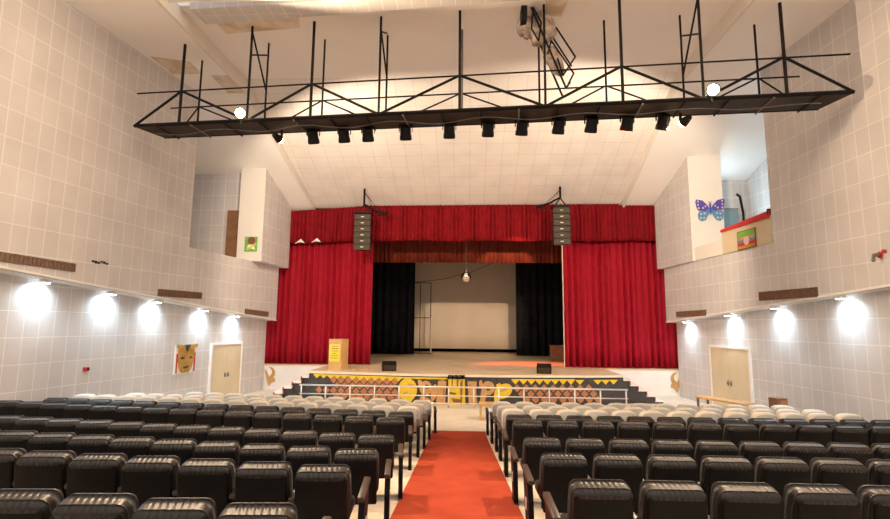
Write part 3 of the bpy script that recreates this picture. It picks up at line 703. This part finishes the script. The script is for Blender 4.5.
# broken frame and cloth hanging from a hole in the ceiling
hf = thing('broken_duct', 'broken metal frame with crumpled stained cloth dangling from a ceiling hole', 'duct', (1.45, 11.15, ZC))
def hp(px, py, dy=-0.16):
    # photo-plane metres around the hole: 1 px is about 24 mm at this distance
    return Vector(((px - 530) * 0.0232, 0.3 + dy, -(py - 10) * 0.0262))
def hbar(name, a, b, r=0.022, m='steel'):
    bm = bmesh.new(); bar(bm, a, b, r, 5); obj(name, bm, m, hf)
for dy in (-0.16, 0.28):
    hbar('frame_bar', hp(531, 12, dy), hp(565, 91, dy), 0.026)
    hbar('frame_bar', hp(556, 32, dy), hp(575, 61, dy), 0.022)
hbar('frame_bar', hp(565, 91), hp(573, 77)); hbar('frame_bar', hp(573, 77), hp(551, 45)); hbar('frame_bar', hp(565, 91), hp(573, 77, 0.28)); hbar('frame_bar', hp(551, 45), hp(547, 58)); hbar('frame_bar', hp(575, 61), hp(562, 79))
hbar('frame_bar', hp(562, 79), hp(557, 62)); hbar('frame_bar', hp(533, 12), hp(541, 27)); hbar('frame_bar', hp(541, 27), hp(538, 45)); hbar('frame_bar', hp(538, 45), hp(531, 33)); hbar('frame_bar', hp(531, 33), hp(533, 12))
def rag(name, cx, cy, rx, rz, ang, seed):
    bm = bmesh.new(); bmesh.ops.create_icosphere(bm, subdivisions=3, radius=1.0); rnd = random.Random(seed)
    ph = [rnd.uniform(0, 6) for _ in range(6)]
    for v in bm.verts:
        c = v.co.copy(); k = 1 + 0.14 * math.sin(5 * c.x + ph[0]) * math.sin(6 * c.z + ph[1]) + 0.10 * math.sin(11 * c.y + ph[2] + 6 * c.z)
        v.co = Vector((c.x * rx * k, c.y * 0.22 * k, c.z * rz * k))
    bm.transform(Matrix.Rotation(ang, 4, 'Y')); o = obj(name, bm, 'rag', hf, True); o.location = hp(cx, cy, 0.14)
rag('crumpled_cloth', 543, 27, 0.34, 0.42, 0.2, 1); rag('crumpled_cloth', 555, 58, 0.17, 0.42, -0.45, 2); rag('crumpled_cloth', 527, 24, 0.22, 0.26, 0.0, 4)
bm = bmesh.new(); box(bm, hp(523, 20), (0.14, 0.3, 0.34)); obj('lamp_box', bm, 'black', hf)
bm = bmesh.new(); box(bm, hp(537, 5) + Vector((0, 0, -0.05)), (0.62, 0.5, 0.1)); obj('duct_collar', bm, 'stained', hf)
bm = bmesh.new(); prism(bm, [(1.7, 10.4, ZC - 0.02), (2.4, 10.4, ZC - 0.02), (2.25, 11.7, ZC - 0.05), (1.85, 11.6, ZC - 0.05)], (0, 0, 0.015))
tag(obj('ceiling_board', bm, 'stained'), 'loose stained ceiling board beside the broken duct', 'ceiling board')

# ------------------------------------------------------------------ wall things
def on_wall(name, label, cat, X, y, z, s, off=0.0, group=None):
    """thing on a side wall: local x runs along the wall to the viewer's right, y into the wall, z up"""
    dx = (X(y + 1) - X(y)); n = Vector((1, -dx, 0)).normalized() * s      # normal into the hall
    rz = math.atan2(n.x, -n.y)
    p = Vector((X(y), y, z)) + n * (0.002 + off)
    return thing(name, label, cat, p, rz, group)
def vent(X, ya, yb, za, zb, h, s, label):
    ym = (ya + yb) / 2; L = abs(yb - ya) * 1.005; zc = (za + zb) / 2 - h / 2
    root = on_wall('air_vent', label, 'air vent', X, ym, zc, s, 0, 'air vents in the side walls')
    sl = math.atan2(zb - za, yb - ya) * s
    R = Matrix.Rotation(-sl if s > 0 else -sl, 3, 'Y')
    bm = bmesh.new()
    for z in (-h / 2, h / 2): box(bm, R @ Vector((0, -0.012, z)), (L, 0.03, 0.025), R)
    for x in (-L / 2, L / 2): box(bm, R @ Vector((x, -0.012, 0)), (0.03, 0.03, h + 0.02), R)
    obj('frame', bm, 'vent', root)
    bm = bmesh.new(); box(bm, R @ Vector((0, -0.004, 0)), (L, 0.006, h), R); obj('backing', bm, 'vent', root)
    bm = bmesh.new()
    n = int(L / 0.09)
    for i in range(n): box(bm, R @ Vector((-L / 2 + (i + 0.5) * L / n, -0.012, 0)), (0.03, 0.02, h), R)
    obj('louvre', bm, 'darkbrown', root)
vent(XLU, 9.0, 11.14, EZ + 1.36, EZ + 1.30, 0.17, 1, 'long brown air vent on the left wall nearest to the seats')
vent(XLU, 13.77, 15.6, EZ + 0.90, EZ + 0.91, 0.18, 1, 'brown air vent in the middle of the left upper wall')
vent(XLU, 18.06, 19.64, EZ + 0.47, EZ + 0.40, 0.17, 1, 'small brown air vent on the left wall beside the curtain')
vent(XRU, 12.49, 14.6, EZ + 0.95, EZ + 0.96, 0.22, -1, 'brown air vent in the middle of the right upper wall')
vent(XRU, 17.42, 19.43, EZ + 0.54, EZ + 0.52, 0.18, -1, 'small brown air vent on the right wall beside the curtain')

def wallwash(X, XU, ZL, y, s, label, watts):
    z = ZL(y) - 0.06; x = X(y) + s * 0.24
    root = thing('wall_washer_lamp', label, 'lamp', (x, y, z), 0, 'wall washer lamps under the ledges')
    bm = bmesh.new(); rbox(bm, (0, 0, 0.03), (0.16, 0.24, 0.08), 0.012, 1); obj('housing', bm, 'white', root)
    bm = bmesh.new(); box(bm, (-s * 0.03, 0, -0.014), (0.10, 0.2, 0.012)); obj('diffuser', bm, 'led', root)
    spot('wall_washer_light', (x - s * 0.04, y, z - 0.05), (X(y) + s * 0.0, y, z - 0.42), watts, (0.68, 0.88, 1.0), 150, 0.9, 0.05)
    spot('wall_washer_light', (x + s * 0.02, y, z - 0.05), (x + s * 1.2, y, z - 1.5), 120, (0.72, 0.88, 1.0), 150, 0.8, 0.08)
for i, y in enumerate((10.85, 12.62, 14.18, 16.25, 17.98)):
    wallwash(XLL, XLU, ZLL, y, 1, '%s white wall washer lamp from the seats under the left ledge' % ORD[i], 70)
for i, y in enumerate((12.03, 14.27, 16.49, 19.2)):
    wallwash(XRL, XRU, ZLR, y, -1, '%s white wall washer lamp from the seats under the right ledge' % ORD[i], 70)

# golden mask on the left wall
gm = on_wall('wall_mask', 'large golden face mask on the left wall beside the door', 'mask', XLL, 15.75, EZ - 1.18, 1)
bm = bmesh.new(); prism(bm, [(a, 0, b) for a, b in ((-0.36, 0.42), (0.36, 0.42), (0.36, 0.02), (0.27, -0.28), (0.16, -0.42), (-0.16, -0.42), (-0.27, -0.28), (-0.36, 0.02))], (0, -0.06, 0)); obj('face', bm, 'gold', gm)
bm = bmesh.new()
for s in (-1, 1): box(bm, (s * 0.41, -0.02, -0.03), (0.09, 0.04, 0.86))
box(bm, (0, -0.015, 0), (0.98, 0.02, 0.9)); obj('backboard', bm, 'white', gm)
bm = bmesh.new()
for s in (-1, 1): prism(bm, [(s * 0.08, -0.06, 0.30), (s * 0.46, -0.06, 0.36), (s * 0.46, -0.06, 0.47), (s * 0.12, -0.06, 0.44)], (0, -0.03, 0))
obj('headdress', bm, 'gold', gm)
bm = bmesh.new(); prism(bm, [(-0.14, -0.06, 0.45), (0.14, -0.06, 0.45), (0.0, -0.06, 0.24)], (0, -0.035, 0)); obj('crest', bm, 'mural_black', gm)
bm = bmesh.new()
for s in (-1, 1): prism(bm, [(s * 0.08, -0.06, 0.04), (s * 0.2, -0.06, 0.08), (s * 0.28, -0.06, 0.03), (s * 0.18, -0.06, 0.0)], (0, -0.012, 0))
obj('eye', bm, 'mural_black', gm)
bm = bmesh.new(); prism(bm, [(-0.06, -0.06, -0.12), (0.06, -0.06, -0.12), (0.04, -0.06, 0.14), (-0.04, -0.06, 0.14)], (0, -0.05, 0)); obj('nose', bm, 'gold', gm)
bm = bmesh.new(); prism(bm, [(-0.12, -0.06, -0.24), (0.12, -0.06, -0.21), (0.1, -0.06, -0.27), (-0.1, -0.06, -0.29)], (0, -0.015, 0)); obj('mouth', bm, 'mural_black', gm)
for s in (-1, 1):
    bm = bmesh.new(); box(bm, (s * 0.40, -0.045, -0.12), (0.05, 0.02, 0.6)); obj('side_strip', bm, 'red', gm)

# butterfly on the right box
fx, fy = BRA[0] - BRB[0], BRA[1] - BRB[1]
L_ = math.hypot(fx, fy); ux = Vector((fx / L_, fy / L_, 0)); nb = Vector((ux.y, -ux.x, 0))
pc = Vector((BRB[0], BRB[1], 0)) + ux * (L_ * 0.60) + nb * 0.012
bf = thing('wall_butterfly', 'violet and light blue butterfly decoration on the right box wall', 'butterfly', (pc.x, pc.y, EZ + 4.10), math.atan2(ux.y, ux.x))
bf.scale = (0.80, 1, 1.0)
def wing(name, pts, s, m, dots):
    bm = bmesh.new(); prism(bm, [(s * a, 0, b) for a, b in pts], (0, -0.04, 0)); w = obj(name, bm, m, bf)
    for a, b in dots:
        bm = bmesh.new(); bmesh.ops.create_cone(bm, cap_ends=True, segments=8, radius1=0.035, radius2=0.035, depth=0.012, matrix=Matrix.Translation((s * a, -0.044, b)) @ Matrix.Rotation(PI / 2, 4, 'X'))
        obj('wing_dot', bm, 'spots', w)
for s in (-1, 1):
    wing('upper_wing', [(0.03, 0.02), (0.12, 0.16), (0.3, 0.33), (0.56, 0.38), (0.60, 0.30), (0.56, 0.1), (0.5, -0.02), (0.2, -0.04)], s, 'bluewing', ((0.5, 0.3), (0.5, 0.18), (0.48, 0.06), (0.2, 0.12), (0.3, 0.06)))
    wing('lower_wing', [(0.03, 0.0), (0.2, -0.05), (0.45, -0.05), (0.52, -0.16), (0.5, -0.33), (0.38, -0.42), (0.22, -0.38), (0.1, -0.2)], s, 'cyanwing', ((0.25, -0.14), (0.4, -0.16), (0.42, -0.3), (0.28, -0.3)))
bm = bmesh.new(); bar(bm, (0, -0.03, -0.16), (0, -0.03, 0.2), 0.04, 8); tube(bm, [(0, -0.03, 0.2), (-0.06, -0.03, 0.30)], 0.012, 5); tube(bm, [(0, -0.03, 0.2), (0.06, -0.03, 0.30)], 0.012, 5); obj('body', bm, 'bluewing', bf)

# parapet of the right gallery with its red drape and colourful poster
bm = bmesh.new(); wall_piece(bm, lambda y: XRU(y) - 0.03, RO0, 16.2, OB, OB, OB + 0.76, OB + 0.70, 1); struct('wall_parapet_right', bm, 'dooryel')
bm = bmesh.new(); wall_piece(bm, lambda y: XRU(y) - 0.03, 16.2, RO1, OB, OB, OB + 0.50, OB + 0.45, 1); struct('trim_7', bm, 'boxsmooth')
RO1 = 16.2
bm = bmesh.new()
prism(bm, [(XRU(RO0) - 0.06, RO0, OB + 0.75), (XRU(RO1) - 0.06, RO1, OB + 0.70), (XRU(RO1) + 0.3, RO1, OB + 0.72), (XRU(RO0) + 0.3, RO0, OB + 0.82)], (0, 0, 0.06))
prism(bm, [(XRU(RO0) - 0.065, RO0, OB + 0.70), (XRU(RO1) - 0.065, RO1, OB + 0.70), (XRU(RO1) - 0.065, RO1, OB + 0.78), (XRU(RO0) - 0.065, RO0, OB + 0.90)], (0.03, 0, 0))
tag(obj('red_drape', bm, 'red'), 'red cloth laid along the top of the right gallery parapet', 'drape')
pt = on_wall('gallery_poster', 'small colourful picture on the cream gallery parapet at the right', 'poster', XRU, 14.95, OB + 0.27, -1, 0.035)
bm = bmesh.new(); box(bm, (0, -0.01, 0), (0.86, 0.02, 0.56)); obj('frame', bm, 'darkbrown', pt)
for k, (mm, z, h) in enumerate((('green', 0.17, 0.16), ('mural_tan', 0.05, 0.1), ('cyanwing', -0.03, 0.08), ('red', -0.12, 0.1), ('gold', -0.21, 0.08))):
    bm = bmesh.new(); box(bm, (0, -0.023, z), (0.78, 0.006, h)); p = obj('picture_band', bm, mm, pt); p['label'] = ['green band', 'tan band', 'blue band', 'red band', 'gold band'][k]
bm = bmesh.new(); bmesh.ops.create_cone(bm, cap_ends=True, segments=12, radius1=0.13, radius2=0.13, depth=0.01, matrix=Matrix.Translation((0.02, -0.03, -0.04)) @ Matrix.Rotation(PI / 2, 4, 'X')); obj('picture_figure', bm, 'spots', pt)
# things seen in the right gallery
gp = thing('grey_board', 'blue grey board standing in the right gallery', 'board', (9.78, 18.95, OB))
bm = bmesh.new(); rbox(bm, (0, 0, 1.05), (0.56, 0.06, 2.10), 0.01, 1); obj('panel', bm, 'bluegrey', gp)
bm = bmesh.new(); box(bm, (0, 0, 2.11), (0.60, 0.08, 0.04)); obj('edge', bm, 'greysteel', gp)
bm = bmesh.new(); tube(bm, [(10.3, 19.0, OB), (10.3, 19.0, OB + 2.0), (10.22, 19.0, OB + 2.6), (10.1, 19.0, OB + 2.7)], 0.045, 8)
tag(obj('gallery_pipe', bm, 'steel'), 'dark bent pipe standing in the right gallery', 'pipe')
bm = bmesh.new(); bar(bm, (XRU(13.86) - 0.03, 13.95, OB + 0.78), (XRU(13.86) - 0.03, 13.95, OB + 0.95), 0.05, 8)
tag(obj('parapet_knob', bm, 'black'), 'small black knob on the near end of the gallery parapet', 'knob')

# picture on the left box
bp_ = thing('box_picture', 'small green picture of a figure on the left box', 'picture', (-8.25, BLA[1] - 0.004, EZ + 2.92))
bm = bmesh.new(); box(bm, (0, -0.01, 0), (0.48, 0.02, 0.56)); obj('panel', bm, 'green', bp_)
bm = bmesh.new(); prism(bm, [(-0.08, -0.022, -0.02), (0.1, -0.022, -0.02), (0.18, -0.022, -0.22), (-0.16, -0.022, -0.12)], (0, -0.008, 0)); obj('figure_clothes', bm, 'white', bp_)
bm = bmesh.new(); bmesh.ops.create_cone(bm, cap_ends=True, segments=12, radius1=0.15, radius2=0.15, depth=0.008, matrix=Matrix.Translation((0.02, -0.027, 0.13)) @ Matrix.Rotation(PI / 2, 4, 'X')); obj('figure_head', bm, 'skin', bp_)
bm = bmesh.new(); prism(bm, [(-0.2, -0.022, -0.2), (-0.13, -0.022, -0.24), (0.2, -0.022, -0.02), (0.17, -0.022, 0.03)], (0, -0.01, 0)); obj('figure_guitar', bm, 'mural_yellow', bp_)

rb = on_wall('red_call_point', 'small red wall box low on the left wall', 'call point', XLL, 12.3, EZ - 1.2, 1)
bm = bmesh.new(); rbox(bm, (0, -0.03, 0), (0.16, 0.06, 0.1), 0.012, 1); obj('case', bm, 'red', rb)
bm = bmesh.new(); box(bm, (0.02, -0.063, 0), (0.06, 0.008, 0.05)); obj('window', bm, 'black', rb)
wh = on_wall('cable_stub', 'short row of dark cable stubs on the left upper wall', 'cable', XLU, 11.8, EZ + 1.43, 1)
bm = bmesh.new(); rnd = random.Random(9)
for k in range(6): box(bm, (-0.2 + 0.08 * k, -0.012, rnd.uniform(-.02, .02)), (0.055, 0.02, rnd.uniform(0.03, 0.07)))
obj('stub', bm, 'steel', wh)
ph_ = on_wall('wall_pipe', 'short capped pipe sticking out of the right upper wall', 'pipe', XRU, 10.72, EZ + 1.50, -1)
bm = bmesh.new(); tube(bm, [(0, 0, 0), (0, -0.14, 0), (0.02, -0.18, -0.14)], 0.035, 8); obj('elbow', bm, 'greysteel', ph_)
bm = bmesh.new(); bar(bm, (0, -0.0, 0), (0, -0.02, 0), 0.07, 10); bar(bm, (0.12, 0, 0.06), (0.12, -0.05, 0.06), 0.04, 8); obj('flange', bm, 'red', ph_)

# ------------------------------------------------------------------ furniture between the seats and the stage
bn = thing('wooden_bench', 'small wooden table with a pale top behind the right beige seats', 'table', (0.66, 14.9, 0.0), 0.0)
bm = bmesh.new(); box(bm, (0, 0, 0.44), (0.75, 0.5, 0.05)); obj('tabletop', bm, 'wood', bn)
bm = bmesh.new(); box(bm, (0.06, -0.24, 0.28), (0.5, 0.02, 0.16)); obj('front_panel', bm, 'white', bn)
for sx in (-0.33, 0.33):
    for sy in (-0.2, 0.2):
        bm = bmesh.new(); box(bm, (sx, sy, 0.21), (0.06, 0.06, 0.42)); obj('leg', bm, 'wood', bn)
tb = thing('low_table', 'long low tan table before the right wall door', 'table', (7.35, 15.2, 0.0), -1.15)
bm = bmesh.new(); box(bm, (0, 0, 0.60), (1.6, 0.45, 0.05)); obj('tabletop', bm, 'mural_tan', tb)
for sx in (-0.74, 0.74):
    for sy in (-0.2, 0.2):
        bm = bmesh.new(); box(bm, (sx, sy, 0.29), (0.05, 0.05, 0.58)); obj('leg', bm, 'darkbrown', tb)
bx_ = thing('brown_box', 'small brown speaker box standing near the right wall by the low table', 'box', (7.92, 13.6, 0.0), 0.25)
bm = bmesh.new(); box(bm, (0, 0, 0.74), (0.3, 0.28, 0.34)); obj('cabinet', bm, 'darkbrown', bx_)
bm = bmesh.new(); box(bm, (0.02, -0.145, 0.74), (0.2, 0.012, 0.24)); obj('front', bm, 'mural_brown', bx_)
bm = bmesh.new(); box(bm, (0, 0, 0.285), (0.08, 0.08, 0.57)); box(bm, (0, 0, 0.015), (0.3, 0.3, 0.03)); obj('stand', bm, 'steel', bx_)

# ------------------------------------------------------------------ auditorium chairs
def lean(bm, k=0.16, z0=0.42):
    for v in bm.verts:
        if v.co.z > z0: v.co.y -= (v.co.z - z0) * k
def chair_meshes(kind):
    """meshes of the parts of a seat; origin on the floor under the backrest top, +y faces the stage"""
    P = {}
    W = 0.505
    if kind == 'black':
        bm = bmesh.new(); t = bmesh.new(); box(t, (0, 0.025, 0.64), (W, 0.21, 0.48))
        bmesh.ops.subdivide_edges(t, edges=t.edges[:], cuts=3, use_grid_fill=True)
        bmesh.ops.bevel(t, geom=[e for e in t.edges if len(e.link_faces) == 2 and e.calc_face_angle(0) > 0.5], offset=0.06, segments=4, profile=0.5, affect='EDGES')
        for v in t.verts:                               # rounder top, fuller head roll at the rear
            if v.co.z > 0.72:
                k = (v.co.z - 0.72) / 0.16
                v.co.x *= 1 - 0.05 * k
                yr = (0.13 - v.co.y) / 0.21
                v.co.y -= 0.035 * k * yr; v.co.z -= 0.065 * k * yr * yr
        lean(t)
        for v in t.verts: v.co.y += 0.02
        P['backrest'] = t; bm.free()
        bm = bmesh.new(); rbox(bm, (0, -0.055, 0.55), (W - 0.03, 0.05, 0.50), 0.02, 2); lean(bm); P['back_shell'] = bm
    else:
        t = bmesh.new()
        prof = [(-0.225, 0.36), (0.225, 0.36), (0.245, 0.60), (0.238, 0.78), (0.21, 0.845), (0.15, 0.875), (0.0, 0.885), (-0.15, 0.875), (-0.21, 0.845), (-0.238, 0.78), (-0.245, 0.60)]
        prism(t, [(a, -0.05, b) for a, b in prof], (0, 0.17, 0))
        bmesh.ops.bevel(t, geom=[e for e in t.edges if e.calc_face_angle(0) > 1.2], offset=0.025, segments=3, profile=0.5, affect='EDGES')
        lean(t)
        for v in t.verts: v.co.y += 0.02
        P['backrest'] = t
        bm = bmesh.new(); prism(bm, [(a * 0.93, -0.068, 0.36 + (b - 0.36) * 0.95) for a, b in prof], (0, 0.04, 0)); lean(bm)
        for v in bm.verts: v.co.y += 0.02
        P['back_shell'] = bm
    bm = bmesh.new(); rbox(bm, (0, 0.31, 0.41), (0.47, 0.44, 0.12), 0.04, 3); P['seat'] = bm
    bm = bmesh.new()
    box(bm, (0, 0.24, 0.33), (0.40, 0.06, 0.05)); box(bm, (0, 0.08, 0.33), (0.46, 0.05, 0.06)); P['seat_frame'] = bm
    bm = bmesh.new(); rbox(bm, (0, 0.26, 0.592), (0.070, 0.56, 0.05), 0.014, 2, tilt('X', 3)); P['armrest'] = bm
    bm = bmesh.new()
    prism(bm, [(-0.029, 0.02, 0.02), (-0.029, 0.24, 0.02), (-0.029, 0.36, 0.30), (-0.029, 0.46, 0.57), (-0.029, 0.12, 0.565), (-0.029, 0.04, 0.36)], (0.058, 0, 0))
    box(bm, (0, 0.13, 0.01), (0.06, 0.34, 0.02)); P['leg'] = bm
    bm = bmesh.new(); box(bm, (0, 0.22, 0.30), (0.066, 0.07, 0.12)); P['end_plate'] = bm
    return P
MATS = {'black': dict(backrest='leather', back_shell='black', seat='leather', seat_frame='steel', armrest='arm', leg='black', end_plate='white'),
        'beige': dict(backrest='beige', back_shell='beigeshell', seat='beige', seat_frame='steel', armrest='arm', leg='black', end_plate='white')}
MESH = {}
for kind in ('black', 'beige'):
    for k, b in chair_meshes(kind).items():
        bmesh.ops.recalc_face_normals(b, faces=b.faces[:])
        me = bpy.data.meshes.new('%s_%s' % (kind, k)); b.to_mesh(me); b.free(); me.materials.append(M[MATS[kind][k]])
        if k in ('backrest', 'seat', 'armrest', 'back_shell'):
            for p in me.polygons: p.use_smooth = True
        MESH[kind, k] = me
PITCH = 0.575
def build_chair(kind, aisle, side):
    """side=+1: left block (aisle on +x). Every seat owns the arm away from the aisle, aisle seats own both."""
    root = bpy.data.objects.new('auditorium_chair', None); root.empty_display_size = 0.1
    ch = []
    def add(name, key, x=0.0, parent=None):
        o = bpy.data.objects.new(name, MESH[kind, key]); o.parent = parent or root; o.location.x = x; ch.append(o); return o
    add('backrest', 'backrest'); add('back_shell', 'back_shell'); add('seat', 'seat'); add('seat_frame', 'seat_frame')
    for s in ((-side, side) if aisle else (-side,)):
        ax = s * (PITCH / 2 + (0.06 if s == side else 0))
        add('armrest', 'armrest', ax); lg = add('leg', 'leg', ax)
        if aisle and s == side: add('end_plate', 'end_plate', 0.0, lg)
    return root, ch
PROTO = {(k, a, s): build_chair(k, a, s) for k in ('black', 'beige') for a in (False, True) for s in (1, -1)}
USED = set()
def place(kind, aisle, side, loc, rz, sz, label, group):
    root, ch = PROTO[kind, aisle, side]
    if (kind, aisle, side) in USED:
        r = root.copy(); mp_ = {root: r}
        cs = []
        for c in ch:
            d = c.copy(); d.parent = mp_[c.parent]; mp_[c] = d; cs.append(d)
    else:
        USED.add((kind, aisle, side)); r, cs = root, ch
    C.objects.link(r)
    for c in cs: C.objects.link(c)
    r.location = loc; r.rotation_euler = (0, 0, rz); r.scale = (1, 1, sz)
    r['label'] = label; r['category'] = 'chair'; r['group'] = group
# rows: x, y of the aisle seat, heading, curvature per seat, top height above eye level, pitch, number of seats
LEFT = [('A', -1.383, 3.426, -0.078, 0.0, -1.188, 0.585, 6), ('B', -1.354, 4.83, -0.087, 0.0, -1.317, 0.582, 9), ('C', -1.272, 5.859, -0.125, 0.0, -1.415, 0.577, 11),
        ('D', -1.279, 7.102, -0.150, 0.0, -1.522, 0.572, 13), ('E', -1.363, 8.934, -0.125, -0.002, -1.612, 0.576, 16), ('F', -1.333, 10.051, -0.136, 0.0, -1.713, 0.573, 17),
        ('G', -1.295, 10.95, -0.120, -0.001, -1.755, 0.574, 16), ('H', -1.267, 11.993, -0.120, -0.001, -1.852, 0.573, 14), ('I', -1.186, 12.85, -0.115, -0.001, -1.904, 0.573, 12)]
RIGHT = [('A', 1.071, 4.38, 0.017, -0.006, -1.262, 0.584, 6), ('B', 1.024, 5.74, 0.03, -0.008, -1.388, 0.580, 8), ('C', 0.978, 7.057, 0.012, 0.001, -1.508, 0.574, 10),
         ('D', 0.968, 8.656, 0.018, 0.002, -1.570, 0.580, 12), ('E', 0.95, 9.918, 0.017, 0.002, -1.707, 0.572, 14), ('G', 0.926, 10.848, 0.015, 0.001, -1.756, 0.572, 13),
         ('H', 0.873, 11.821, 0.015, 0.001, -1.836, 0.571, 13), ('I', 0.809, 12.853, 0.015, 0.001, -1.912, 0.570, 13)]
for rows, sgn, sd in ((LEFT, -1, 1), (RIGHT, 1, -1)):
    nb = sum(1 for r in rows if r[0] < 'G'); block = 'left' if sgn < 0 else 'right'
    for ri, (nm, x, y, th, kp, zt, s, n) in enumerate(rows):
        kind = 'black' if nm < 'G' else 'beige'
        rowno = nb - ri if kind == 'black' else len(rows) - ri
        dz = None
        for i in range(n):
            fz = floor_z(x, y)
            if dz is None: dz = (zt + EZ - fz) / 0.88
            a = th + kp * i
            xw = XLL(y) + 0.30 if sgn < 0 else XRL(y) - 0.45
            if (sgn < 0 and x < xw) or (sgn > 0 and x > xw): break
            seat = ORD[i]
            if kind == 'black':
                lb = 'black padded chair, %s from the carpet, %s black row behind the beige, %s block' % (seat, ORD[rowno - 1], block)
            else:
                lb = 'beige padded chair, %s from the carpet, %s beige row from stage, %s block' % (seat, ORD[rowno - 1], block)
            place(kind, i == 0, sd, (x, y, fz), sgn * a, dz, lb, '%s auditorium chairs in the %s block' % (kind, block))
            x += sgn * s * math.cos(a); y += sgn * s * math.sin(a)
